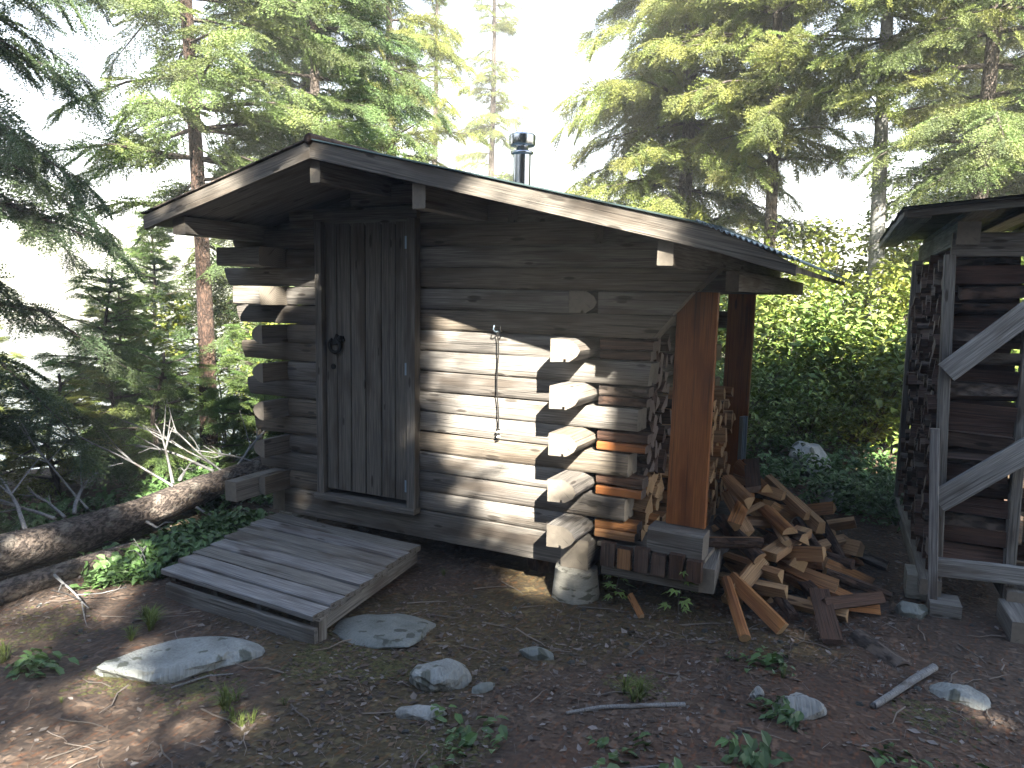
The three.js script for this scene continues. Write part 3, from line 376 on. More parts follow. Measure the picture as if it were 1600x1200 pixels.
// ---------------------------------------------------------------- wood shed at the right
{
  const t = thing('wood_shed', 'open grey timber wood shed packed with old firewood', 'shed', [2.2, G0, -1.0], 0.07); const g = G0; const y = (v) => v - g;
  timber('post', [0.07, y(-0.3), 0.0], [-0.005, y(1.79), 0], 0.058, 0.075, M.deckB, t, { up: [1, 0, 0] });
  timber('post', [0.455, y(-0.3), -0.02], [0.43, y(1.79), -0.02], 0.06, 0.075, M.deckB, t, { up: [1, 0, 0] });
  for (const [x, z] of [[0, -2.05], [0.46, -2.05], [1.3, 0], [1.3, -2.05]]) timber('post', [x, y(-0.3), z], [x, y(1.85), z], 0.075, 0.075, M.dark, t, { up: [1, 0, 0] });
  timber('bottom_rail', [0.06, y(-0.122), 0.058], [1.35, y(-0.085), 0.058], 0.115, 0.038, M.deck, t);
  timber('top_rail', [0.0, y(1.85), -0.01], [1.35, y(1.85), -0.01], 0.14, 0.05, M.dark, t);
  timber('brace', [0.02, y(1.085), 0.062], [0.85, y(2.0) - 0.35 + 0.24, 0.062], 0.13, 0.038, M.deck, t);
  timber('brace', [0.03, y(0.285), 0.062], [0.9, y(1.02), 0.062], 0.135, 0.038, M.deck, t);
  timber('side_plate', [0.075, y(1.912), 0.06], [0.075, y(1.912), -2.2], 0.135, 0.12, M.deckB, t);
  timber('side_plate', [1.3, y(2.0), 0.06], [1.3, y(2.0), -2.2], 0.135, 0.12, M.deckB, t);
  for (const x of [0, 0.46]) timber('floor_bearer', [x + 0.03, y(-0.25), 0.1], [x + 0.03, y(-0.25), -2.2], 0.1, 0.12, M.dark, t);
  timber('foundation_block', [0.02, y(-0.345), 0.12], [0.19, y(-0.345), 0.12], 0.09, 0.2, M.deckB, t, { segs: 1 });
  timber('foundation_block', [-0.09, y(-0.30), -0.12], [0.1, y(-0.30), -0.12], 0.16, 0.2, M.concrete, t, { segs: 1, end: M.concrete });
  timber('foundation_block', [0.46, y(-0.335), 0.06], [0.47, y(-0.335), 0.42], 0.14, 0.13, M.deckB, t, { segs: 1 });
  // roof: slats and a rough cover, rising to the right
  const ry = (x) => 2.0 + (x + 0.25) * 0.085;
  for (let i = 0; i < 6; i++) { const x = -0.2 + i * 0.32; timber('roof_slat', [x, y(ry(x)), 0.24], [x, y(ry(x)), -2.45], 0.03, 0.12, M.dark, t, { warp: 0.01 }); }
  timber('front_fascia', [-0.27, y(ry(-0.27) + 0.02), 0.26], [1.6, y(ry(1.6) + 0.02), 0.26], 0.06, 0.03, M.deckB, t); timber('side_fascia', [-0.275, y(ry(-0.28) + 0.022), 0.275], [-0.275, y(ry(-0.28) + 0.01), -2.45], 0.05, 0.025, M.log, t);
  const rg = new THREE.PlaneGeometry(1.95, 2.8, 30, 30).rotateX(-Math.PI / 2); { const p = rg.attributes.position, u = rg.attributes.uv; for (let i = 0; i < p.count; i++) { const x = p.getX(i); p.setY(i, (x + 0.0) * 0.085 + 0.03 * (fbm(x * 3 + 9, p.getZ(i) * 3 + 9, 1 << 20, 1 << 20, 700, 3) - 0.5)); u.setXY(i, u.getX(i) * 2, u.getY(i) * 3); } const a = strip(rg), b = strip(rg.clone()); b.translate(0, -0.02, 0); rg.computeVertexNormals(); const m = mesh('roof_cover', mergeGeometries([a, b]), std({ map: M.bark.map, bumpMap: M.bark.bumpMap, bumpScale: 0.01, side: THREE.DoubleSide, color: 0x8f9686 }), t); m.geometry.computeVertexNormals(); m.position.set(0.68, y(ry(0.68) + 0.055), -1.08); }
  t.updateMatrixWorld(true);
  // firewood packed inside: long sides to the front, ends to the left
  for (let i = 0; i < 15; i++) { let yy = -0.19; for (let j = 0; j < 22 && yy < 1.72; j++) {
    const first = i === 0, h = first ? rr(0.085, 0.125) : rr(0.10, 0.13), geo = first ? woodGeo(pick([0, 1, 2, 2, 0])) : pick(WG);
    const m = mesh('shed_firewood', geo, pick(agedSet)), p = V(0.235 + rr(-0.03, 0.02) - (first ? 0 : 0.03), y(yy + h / 2), -0.085 - i * 0.135 + rr(-0.012, 0.012)); t.localToWorld(p); m.position.copy(p); m.rotation.set(first ? rr(-0.4, 0.4) + (rnd() < 0.5 ? 3.14 : 0) : rr(0, 6.28), 0.07 + rr(-0.06, 0.06), rr(-0.05, 0.05)); if (first) m.scale.set(1.02, 1.15, 1.15); yy += h * (first ? 0.98 : 0.95);
    tag(m, first ? `dark split log, ${['lowest', 'second', 'third', 'fourth', 'fifth', 'sixth', 'seventh', 'eighth', 'ninth', 'tenth', 'eleventh', 'twelfth', 'thirteenth', 'fourteenth', 'fifteenth', 'sixteenth', 'seventeenth', 'eighteenth', 'nineteenth', 'twentieth', 'twenty first', 'twenty second'][j]} from the bottom in the wood shed front layer` : 'grey split firewood end showing on the side of the wood shed', 'firewood', first ? 'front layer of firewood in the wood shed' : 'firewood packed along the wood shed');
  } }
  for (let j = 0; j < 17; j++) { const m = mesh('shed_firewood', pick(WG), pick(agedSet)), p = V(0.72 + rr(-0.03, 0.03), y(-0.13 + j * 0.108), -0.12); t.localToWorld(p); m.position.copy(p); m.scale.set(1.05, 1.2, 1.2); m.rotation.set(rr(0, 6.28), 0.07, rr(-0.03, 0.03)); tag(m, 'dark split firewood behind the second post of the wood shed', 'firewood', 'firewood behind the second shed post'); }
  const pl = timber('leaning_plank', [2.255, -0.37, -0.86], [2.185, 0.75, -0.86], 0.052, 0.035, M.deckC, null, { up: [1, 0, 0] }); tag(pl, 'narrow pale grey plank standing against the corner of the wood shed', 'plank');
}

// ---------------------------------------------------------------- fallen trees and dead branches
function deadBranch(name, parent, x, y, z, len, az, el, r, mat = M.deadTwig, curl = 0.5) {
  const pts = [], d = V(Math.cos(el) * Math.cos(az), Math.sin(el), Math.cos(el) * Math.sin(az)); let p = V(x, y, z); const c = rr(-curl, curl), n = 7; pts.push(p.clone());
  for (let i = 1; i < n; i++) { d.x += rr(-0.12, 0.12); d.y += -0.12 * curl * i / n + rr(-0.08, 0.08); d.z += c * 0.12 + rr(-0.1, 0.1); d.normalize(); p = p.clone().addScaledVector(d, len / n); pts.push(p); }
  const gs = [tube(pts, r, r * 0.35, 5)]; for (let q = 0; q < 4; q++) { const k = 2 + Math.floor(rnd() * (n - 3)), a = pts[k], dd = pts[k + 1].clone().sub(pts[k]).normalize().add(V(rr(-0.8, 0.8), rr(-0.3, 0.6), rr(-0.8, 0.8))).normalize(), ll = len * rr(0.2, 0.45); gs.push(tube([a, a.clone().addScaledVector(dd, ll * 0.5).add(V(0, rr(-0.03, 0.03), 0)), a.clone().addScaledVector(dd, ll)], r * 0.5, r * 0.2, 4)); }
  return mesh(name, mergeGeometries(gs.map(strip)), mat, parent);
}
{
  const t = thing('fallen_tree', 'thick fallen spruce trunk with bare twisted branches left of the cabin', 'fallen tree', [-3.06, -0.38, 0.8]);
  const pts = []; for (let i = 0; i <= 12; i++) { const k = i / 12; pts.push(V(0.03 * Math.sin(k * 5) - 0.25 * k * k, 0.14 + 0.1 * k + 0.02 * Math.sin(k * 9), 2.2 - k * 4.6)); }
  mesh('trunk', tube(pts, 0.14, 0.1, 18, 0.35), M.bark, t);
  for (let i = 0; i < 17; i++) { const k = rr(0.22, 0.9), z = 2.2 - k * 4.6; deadBranch('branch', t, rr(-0.1, 0) - 0.25 * k * k, 0.26 + 0.09 * k, z, rr(0.5, 1.25), rr(1.9, 4.4), rr(0.15, 0.7), rr(0.009, 0.016)); }
  for (const z of [-0.6, -0.15]) deadBranch('branch', t, 0.12, 0.16, z, 0.4, rr(-0.4, 0.3), -0.35, 0.012);
  const t2 = thing('thin_fallen_log', 'thinner fallen log lying in front of the thick trunk', 'fallen log', [-2.72, -0.38, 1.2]);
  mesh('trunk', tube([V(0.05, 0.05, 1.2), V(0, 0.055, 0.6), V(-0.05, 0.045, -0.1), V(-0.04, 0.04, -0.8)], 0.075, 0.045, 12, 0.4), M.bark, t2);
  deadBranch('branch', t2, 0.02, 0.08, 0.3, 0.7, 0.3, 0.05, 0.01, M.deadTwig, 0.2); deadBranch('branch', t2, 0.0, 0.08, -0.4, 0.6, 0.9, 0.05, 0.009, M.deadTwig, 0.2);
}
const stick = (label, pts, r0, r1, mat) => { const m = mesh('stick', tube(pts.map(([x, z, dy = 0]) => V(x, groundY(x, z) + r0 * 0.8 + dy, z)), r0, r1, 8, 0.3), mat); return tag(m, label, 'stick', 'sticks lying on the ground'); };
stick('bare white stick lying at the lower right', [[1.967, 0.552], [2.05, 0.36, 0.004], [2.14, 0.16, 0.01], [2.236, -0.03, 0.02]], 0.017, 0.021, M.deadTwig);
stick('long thin pale stick lying in the middle foreground', [[0.74, 1.32], [0.86, 1.2, 0.004], [1.0, 1.12, 0.003], [1.19, 0.98]], 0.009, 0.011, M.deadTwig);
stick('thin curved twig near the bottom edge', [[0.86, 1.76], [0.98, 1.66, 0.01], [1.1, 1.6, 0.006], [1.22, 1.5]], 0.005, 0.004, M.deadTwig);
stick('thin twig beside the long grey stone', [[-1.0, 2.0], [-0.92, 1.86, 0.01], [-0.83, 1.78, 0.005]], 0.005, 0.003, M.deadTwig);
{ const m = mesh('bark_slab', prism([[0, -0.06, 2], [0.03, -0.04, 2], [0.042, 0, 2], [0.03, 0.04, 2], [0, 0.06, 0], [0.014, 0.035, 0], [0.022, 0, 0], [0.014, -0.035, 0]], -0.17, 0.17, { segs: 5, warp: 0.02 }), [M.agedB, M.endAged, M.bark]); m.position.set(1.975, groundY(1.975, -0.16) + 0.004, -0.16); m.rotation.set(0.1, -0.83, 0); tag(m, 'curled slab of grey bark lying before the wood shed', 'bark'); }
{ const m = mesh('wood_chunk', pick(WG), freshSet[2]); m.position.set(0.66, groundY(0.66, 0.05) + 0.03, 0.05); m.scale.set(0.5, 0.4, 0.4); m.rotation.set(0.4, -0.9, 0); tag(m, 'small yellow wood splinter on the ground between the leafy seedlings', 'wood chip'); }

// ---------------------------------------------------------------- foliage
function spray(n, droop, w) { // a flat conifer spray along +X, unit length; needles on side twigs
  const pos = [], P = (a) => pos.push(a.x, a.y, a.z);
  const twig = (a, d, L, step, nl) => { const u = V(0, 1, 0), s = d.clone().cross(u).normalize(); const k = Math.max(3, Math.round(L / step)); for (let i = 0; i <= k; i++) { const t = i / k, b = a.clone().addScaledVector(d, L * t); b.y -= droop * L * t * t * 0.5; for (const sd of [-1, 1, 0]) { if (sd === 0 && i % 2) continue; const dir = d.clone().multiplyScalar(0.75).addScaledVector(s, sd * rr(0.5, 0.9)).addScaledVector(u, sd === 0 ? 0.7 : rr(-0.25, 0.4)).normalize(), l = nl * rr(0.8, 1.2) * (1 - 0.3 * t), sidew = dir.clone().cross(V(rr(-1, 1), rr(-1, 1), rr(-1, 1))).normalize().multiplyScalar(w * 0.5); P(b.clone().add(sidew)); P(b.clone().sub(sidew)); P(b.clone().addScaledVector(dir, l)); } } };
  twig(V(0, 0, 0), V(1, 0, 0), 1, 0.05, 0.075);
  for (let i = 0; i < n; i++) { const t = 0.08 + 0.86 * i / n, sd = i % 2 ? 1 : -1, a = V(t, -droop * t * t * 0.5, 0), L = (0.52 * (1 - t) + 0.12) * rr(0.8, 1.2), d = V(0.72, rr(-0.12, 0.1), sd * rr(0.55, 0.8)).normalize(); twig(a, d, L, 0.046, 0.07); if (L > 0.3) { const b = a.clone().addScaledVector(d, L * 0.45); twig(b, V(0.9, -0.05, sd * 0.1).normalize(), L * 0.45, 0.05, 0.065); } }
  const g = new THREE.BufferGeometry(); g.setAttribute('position', new THREE.Float32BufferAttribute(pos, 3)); g.computeVertexNormals(); return g;
}
const SPRAYS = [spray(13, 0.25, 0.028), spray(15, 0.4, 0.028), spray(12, 0.1, 0.03)];
const _m = new THREE.Matrix4(), _q = new THREE.Quaternion(), _c = new THREE.Color();
function instanced(name, geo, mat, list, parent) { // list of [position, quaternion, scale, color]
  const im = new THREE.InstancedMesh(geo, mat, list.length); im.name = parent ? name : numbered(name); im.castShadow = im.receiveShadow = true; im.userData.kind = 'stuff';
  list.forEach(([p, q, s, c], i) => { im.setMatrixAt(i, _m.compose(p, q, typeof s === 'number' ? V(s, s, s) : s)); im.setColorAt(i, c); }); (parent || scene).add(im); return im;
}
const lookX = (d, roll) => { const x = d.clone().normalize(), z = x.clone().cross(V(0, 1, 0)).normalize(), y = z.clone().cross(x); return new THREE.Quaternion().setFromRotationMatrix(_m.makeBasis(x, y, z)).multiply(_q.setFromAxisAngle(V(1, 0, 0), roll)).clone(); };
function conifer(name, label, x, z, { h = 10, r = 1.8, h0 = 1.2, dens = 1, tr = h * 0.0095, tint = [1, 1, 1], lean = 0, gap = 0.25, size = 0.55, cut = null, droop = 0.35, group, whorl = 0.36, mat = M.bark, sprayOf = SPRAYS, dead = 6, needle = M.needle, hang = 0.25, even = 0.65 }) {
  const y0 = groundY(x, z), t = thing(name, label, 'tree', [x, y0, z], 0, group);
  const tp = []; for (let i = 0; i <= 10; i++) { const k = i / 10; tp.push(V(lean * k * h + 0.05 * Math.sin(k * 7 + x), k * h - (i ? 0 : 0.15), 0.05 * Math.sin(k * 5 + z))); }
  const axis = (hh) => { const k = hh / h; return V(lean * hh + 0.05 * Math.sin(k * 7 + x), hh, 0.05 * Math.sin(k * 5 + z)); };
  mesh('trunk', tube(tp, tr, 0.012, 10, 0.2), mat, t);
  const lists = sprayOf.map(() => []), br = [];
  for (let hh = h0; hh < h - 0.1; hh += whorl * rr(0.7, 1.2) * (0.6 + 0.4 * (1 - hh / h))) {
    const k = (hh - h0) / (h - h0), L0 = r * Math.pow(1 - k, 0.75) * (0.55 + 0.45 * sm(0, 0.15, k)) + 0.15, nb = Math.max(3, Math.round(rr(4, 6) * dens));
    for (let b = 0; b < nb; b++) {
      if (rnd() < gap) continue; const az = rr(0, 6.283), L = L0 * rr(even, 1.12), up = rr(-0.1, 0.25) + 0.35 * k, dp = droop * rr(0.6, 1.3) / Math.max(1, L), d = V(Math.cos(az), 0, Math.sin(az)), base = axis(hh), pt = (s) => base.clone().addScaledVector(d, s).add(V(0, up * s - dp * s * s, 0)), tan = (s) => d.clone().add(V(0, up - 2 * dp * s, 0));
      const bw = (s) => { const p = pt(s); return cut && cut(V(x + p.x, y0 + p.y, z + p.z)); }; if (!bw(L * 0.5) && !bw(L * 0.85)) br.push(strip(tube([pt(0), pt(L * 0.5), pt(L * 0.95)], 0.012 + 0.008 * L, 0.004, 4)));
      for (let s = L * 0.12; s <= L; s += 0.2) for (const sd of s > L - 0.2 ? [-1, 0, 1] : [-1, 1]) {
        const a = tan(s).normalize(), sp = size * (0.65 + 0.35 * (1 - s / L)) * rr(0.75, 1.2) * Math.min(1, 0.5 + L * 0.5), dir = a.clone().applyAxisAngle(V(0, 1, 0), sd * rr(0.5, 1.0)); dir.y += rr(-0.2 - hang, 0.08); const p = pt(s);
        if (cut && cut(V(x + p.x + dir.x * sp * 0.5, y0 + p.y + dir.y * sp * 0.5, z + p.z + dir.z * sp * 0.5))) continue;
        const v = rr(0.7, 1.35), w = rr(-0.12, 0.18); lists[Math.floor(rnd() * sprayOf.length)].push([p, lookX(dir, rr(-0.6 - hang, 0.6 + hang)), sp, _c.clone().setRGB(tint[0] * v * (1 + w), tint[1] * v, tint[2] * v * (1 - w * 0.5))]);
      }
    }
  }
  for (let i = 0; i < dead; i++) { const hh = rr(0.4, h0 + 0.8), az = rr(0, 6.28), b = axis(hh), L = rr(0.3, 0.9), d = V(Math.cos(az), rr(-0.3, 0.2), Math.sin(az)); br.push(strip(tube([b, b.clone().addScaledVector(d, L * 0.5), b.clone().addScaledVector(d, L).add(V(0, -0.08, 0))], 0.01, 0.003, 4))); }
  if (br.length) { const bm = mesh('branches', mergeGeometries(br), M.bark, t); bm.userData.kind = 'stuff'; }
  lists.forEach((l, i) => { if (l.length) instanced('crown', sprayOf[i], needle, l, t); });
  return t;
}
// leafy clumps for bushes
function leafClump(n, R, l, w) { const pos = []; for (let i = 0; i < n; i++) { const a = V(rr(-1, 1), rr(-1, 1), rr(-1, 1)).multiplyScalar(R), d = V(rr(-1, 1), rr(-0.45, 0.45), rr(-1, 1)).normalize(), s = d.clone().cross(V(rr(-0.4, 0.4), 1, rr(-0.4, 0.4))).normalize(), ll = l * rr(0.6, 1.3), ww = w * ll / l, up = s.clone().cross(d).multiplyScalar(0.12 * ll), q = (t, sd, k = 0) => { const p = a.clone().addScaledVector(d, t * ll).addScaledVector(s, sd * ww).addScaledVector(up, k); p.y -= 0.25 * t * t * ll; return p; }; const A = q(0, 0), B = q(0.35, 0.5, 1), C = q(0.35, -0.5, 1), D = q(0.75, 0.33, 1), E = q(0.75, -0.33, 1), F = q(1, 0), m = q(0.5, 0); for (const [x, y, z] of [[A, B, m], [B, D, m], [D, F, m], [A, m, C], [C, m, E], [E, m, F]]) pos.push(...x.toArray(), ...y.toArray(), ...z.toArray()); } const g = new THREE.BufferGeometry(); g.setAttribute('position', new THREE.Float32BufferAttribute(pos, 3)); g.computeVertexNormals(); return g; }
const CL = [leafClump(14, 0.16, 0.085, 0.055), leafClump(12, 0.18, 0.11, 0.06), leafClump(20, 0.15, 0.06, 0.03)];
function bush(label, x, z, h, r, n, tint, kind = 0, group = 'leafy bushes behind the cabin') {
  const y0 = groundY(x, z), t = thing('leafy_bush', label, 'bush', [x, y0, z], 0, group), stems = [], list = [];
  for (let i = 0; i < 9; i++) { const az = rr(0, 6.28), k = rr(0.3, 1), e = V(Math.cos(az) * r * k, h * rr(0.6, 1), Math.sin(az) * r * k); stems.push(strip(tube([V(0, -0.05, 0), V(e.x * 0.35, e.y * 0.5, e.z * 0.35), e], 0.014, 0.004, 5))); }
  const sm2 = mesh('stems', mergeGeometries(stems), M.twig, t); sm2.userData.kind = 'stuff';
  for (let i = 0; i < n; i++) { const az = rr(0, 6.28), yy = Math.pow(rnd(), 0.8), rad = r * Math.sqrt(rnd()) * (0.55 + 0.6 * Math.sin(Math.min(1, yy) * 2.6)) * (0.8 + 0.5 * noise(az * 2 + 9, yy * 4 + x)), v = rr(0.55, 1.4), w = rr(-0.15, 0.2); list.push([V(Math.cos(az) * rad, h * (0.08 + 0.92 * yy), Math.sin(az) * rad), new THREE.Quaternion().setFromEuler(new THREE.Euler(rr(-0.5, 0.5), rr(0, 6.28), rr(-0.5, 0.5))), rr(0.7, 1.3), _c.clone().setRGB(tint[0] * v * (1 + w), tint[1] * v, tint[2] * v)]); }
  instanced('leaves', CL[kind], M.leaf, list, t); return t;
}
// ---- trees round the cabin
const YG = [1.36, 1.24, 0.8], DG = [0.75, 0.95, 1.0], BG = [0.45, 0.62, 0.8];  // YG and BG put sunlight and cool shade into the needle tint
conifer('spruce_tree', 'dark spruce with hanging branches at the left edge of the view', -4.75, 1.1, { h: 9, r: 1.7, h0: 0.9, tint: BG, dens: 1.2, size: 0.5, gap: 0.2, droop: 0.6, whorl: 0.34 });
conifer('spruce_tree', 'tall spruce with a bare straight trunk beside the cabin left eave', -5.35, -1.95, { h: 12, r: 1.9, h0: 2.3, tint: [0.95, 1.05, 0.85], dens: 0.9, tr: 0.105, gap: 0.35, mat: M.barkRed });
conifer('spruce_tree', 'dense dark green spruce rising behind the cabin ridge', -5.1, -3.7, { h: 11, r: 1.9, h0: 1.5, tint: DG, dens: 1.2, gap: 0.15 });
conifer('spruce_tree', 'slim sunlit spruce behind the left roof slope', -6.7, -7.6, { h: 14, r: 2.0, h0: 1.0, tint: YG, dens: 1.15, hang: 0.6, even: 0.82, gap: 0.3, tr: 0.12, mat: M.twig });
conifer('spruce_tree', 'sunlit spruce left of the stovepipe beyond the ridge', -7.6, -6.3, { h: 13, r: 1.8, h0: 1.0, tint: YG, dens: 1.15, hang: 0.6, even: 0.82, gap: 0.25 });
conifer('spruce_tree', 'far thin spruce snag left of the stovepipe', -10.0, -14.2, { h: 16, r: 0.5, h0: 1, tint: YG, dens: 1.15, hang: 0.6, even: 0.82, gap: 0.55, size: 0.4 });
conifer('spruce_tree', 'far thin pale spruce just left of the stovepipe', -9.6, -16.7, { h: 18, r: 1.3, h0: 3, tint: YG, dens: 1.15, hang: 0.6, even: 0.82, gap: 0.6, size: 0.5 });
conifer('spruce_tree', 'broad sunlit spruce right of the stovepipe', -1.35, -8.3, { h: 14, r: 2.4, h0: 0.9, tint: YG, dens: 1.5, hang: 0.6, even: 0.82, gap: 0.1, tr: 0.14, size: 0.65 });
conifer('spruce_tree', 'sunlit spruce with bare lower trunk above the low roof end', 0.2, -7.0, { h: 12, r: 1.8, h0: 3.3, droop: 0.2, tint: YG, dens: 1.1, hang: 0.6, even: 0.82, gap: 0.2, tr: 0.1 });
conifer('spruce_tree', 'spruce with a pale lit trunk between cabin and wood shed', 1.62, -6.5, { h: 12, r: 1.7, h0: 3.7, tint: YG, dens: 1.0, hang: 0.4, droop: 0.15, even: 0.82, gap: 0.25, tr: 0.11, mat: M.deadTwig });  // paler trunk material puts the sunlight into the bark colour
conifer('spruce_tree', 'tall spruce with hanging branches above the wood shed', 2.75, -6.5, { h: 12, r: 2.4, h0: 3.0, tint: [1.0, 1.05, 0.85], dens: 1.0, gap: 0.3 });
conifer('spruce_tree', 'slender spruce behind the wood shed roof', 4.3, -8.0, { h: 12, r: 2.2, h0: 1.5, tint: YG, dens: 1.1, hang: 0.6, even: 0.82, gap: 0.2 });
{ const back = [[4.8, -12.5], [6.5, -15], [3.6, -19], [7.5, -10.5], [8.5, -18]]; for (const [x, z] of back) conifer('forest_spruce', 'distant sunlit spruce in the woods behind the wood shed', x, z, { h: rr(11, 15), r: rr(1.8, 2.5), h0: rr(0.5, 1.5), tint: YG, dens: 1.15, hang: 0.6, even: 0.82, gap: 0.2, group: 'spruces in the woods behind the wood shed', whorl: 0.42, size: 0.7 }); }
// young firs at the left
const young = [[-4.9, 0.1, 1.1, 0.6], [-4.55, -0.75, 1.25, 0.65], [-5.9, -1.2, 2.2, 0.8], [-6.6, 0.6, 1.2, 0.7], [-4.3, -1.9, 1.5, 0.65], [-4.9, -2.9, 1.9, 0.7], [-7.6, -2.6, 2.6, 0.9], [-5.9, 1.6, 1.0, 0.7], [-3.75, -1.35, 1.0, 0.55], [-9.4, -1.6, 2.4, 0.9], [-10.4, -5.2, 5.0, 1.1]];
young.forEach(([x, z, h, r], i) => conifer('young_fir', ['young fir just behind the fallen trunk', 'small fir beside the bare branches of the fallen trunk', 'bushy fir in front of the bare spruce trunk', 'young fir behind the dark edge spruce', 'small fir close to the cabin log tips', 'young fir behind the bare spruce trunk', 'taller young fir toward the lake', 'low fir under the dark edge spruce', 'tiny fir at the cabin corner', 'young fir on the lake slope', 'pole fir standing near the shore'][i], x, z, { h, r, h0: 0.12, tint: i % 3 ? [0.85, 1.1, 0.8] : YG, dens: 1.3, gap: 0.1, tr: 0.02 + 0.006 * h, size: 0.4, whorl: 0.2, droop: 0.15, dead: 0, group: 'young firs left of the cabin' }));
// leafy bushes
const LG = [1.0, 1.0, 1.0], LY = [1.35, 1.1, 0.8];
const bs = [[1.3, -5.4, 1.25, 0.75, 250, LG, 0], [2.25, -5.9, 1.8, 0.8, 290, LY, 0], [0.75, -5.2, 1.6, 0.75, 240, LG, 1], [1.75, -5.0, 1.15, 0.7, 240, LY, 2], [2.45, -4.9, 1.3, 0.75, 240, LG, 0], [0.2, -6.0, 2.0, 0.9, 280, LY, 0], [2.75, -7.0, 2.2, 0.9, 280, LG, 1], [1.1, -7.2, 2.3, 1.0, 300, LY, 0], [3.4, -5.8, 2.0, 0.9, 240, LG, 0], [1.75, -7.6, 1.9, 1.0, 300, LY, 1], [0.4, -4.4, 1.0, 0.6, 200, LG, 2], [1.1, -4.75, 0.85, 0.55, 190, LG, 2], [3.8, -8.2, 3.2, 1.3, 340, LY, 0], [2.6, -9.5, 3.3, 1.3, 340, LG, 0], [5.2, -7.0, 3.4, 1.3, 340, LY, 0]];
const bl = ['behind the pale boulder', 'between cabin and wood shed', 'seen between the two orange posts', 'low in front of the tall bushes', 'beside the wood shed wall', 'behind the rear orange post', 'behind the wood shed stack', 'tallest of those behind the boulder', 'just past the wood shed corner', 'at the foot of the pale lit trunk', 'low beside the firewood heap', 'fine leaved beside the pale boulder', 'tall behind the wood shed roof', 'high behind the pale lit trunk', 'far right behind the shed roof'];
bs.forEach(([x, z, h, r, n, c, k], i) => bush(`${c === LY ? 'yellow green' : 'fresh green'} leafy bush ${bl[i]}`, x, z, h, r, n, c, k));
const bs2 = [[-3.9, -2.4, 1.5, 0.7, 200, LY, 0], [-4.6, -3.6, 2.0, 0.9, 240, LG, 0], [-6.3, -3.2, 2.3, 1.0, 260, LY, 0], [-3.4, -3.4, 1.8, 0.7, 200, LY, 1], [-7.6, 0.8, 1.6, 0.9, 180, LG, 0], [-5.3, -4.8, 2.6, 0.9, 240, LY, 0]];
bs2.forEach(([x, z, h, r, n, c, k], i) => bush(['sunlit bush beside the cabin log tips', 'green bush behind the bare spruce trunk', 'bright bush on the lake slope', 'yellow green bush hidden behind the cabin corner', 'green bush at the left edge', 'bright bush behind the dense dark spruce'][i], x, z, h, r, n, c, k, 'leafy bushes left of the cabin'));

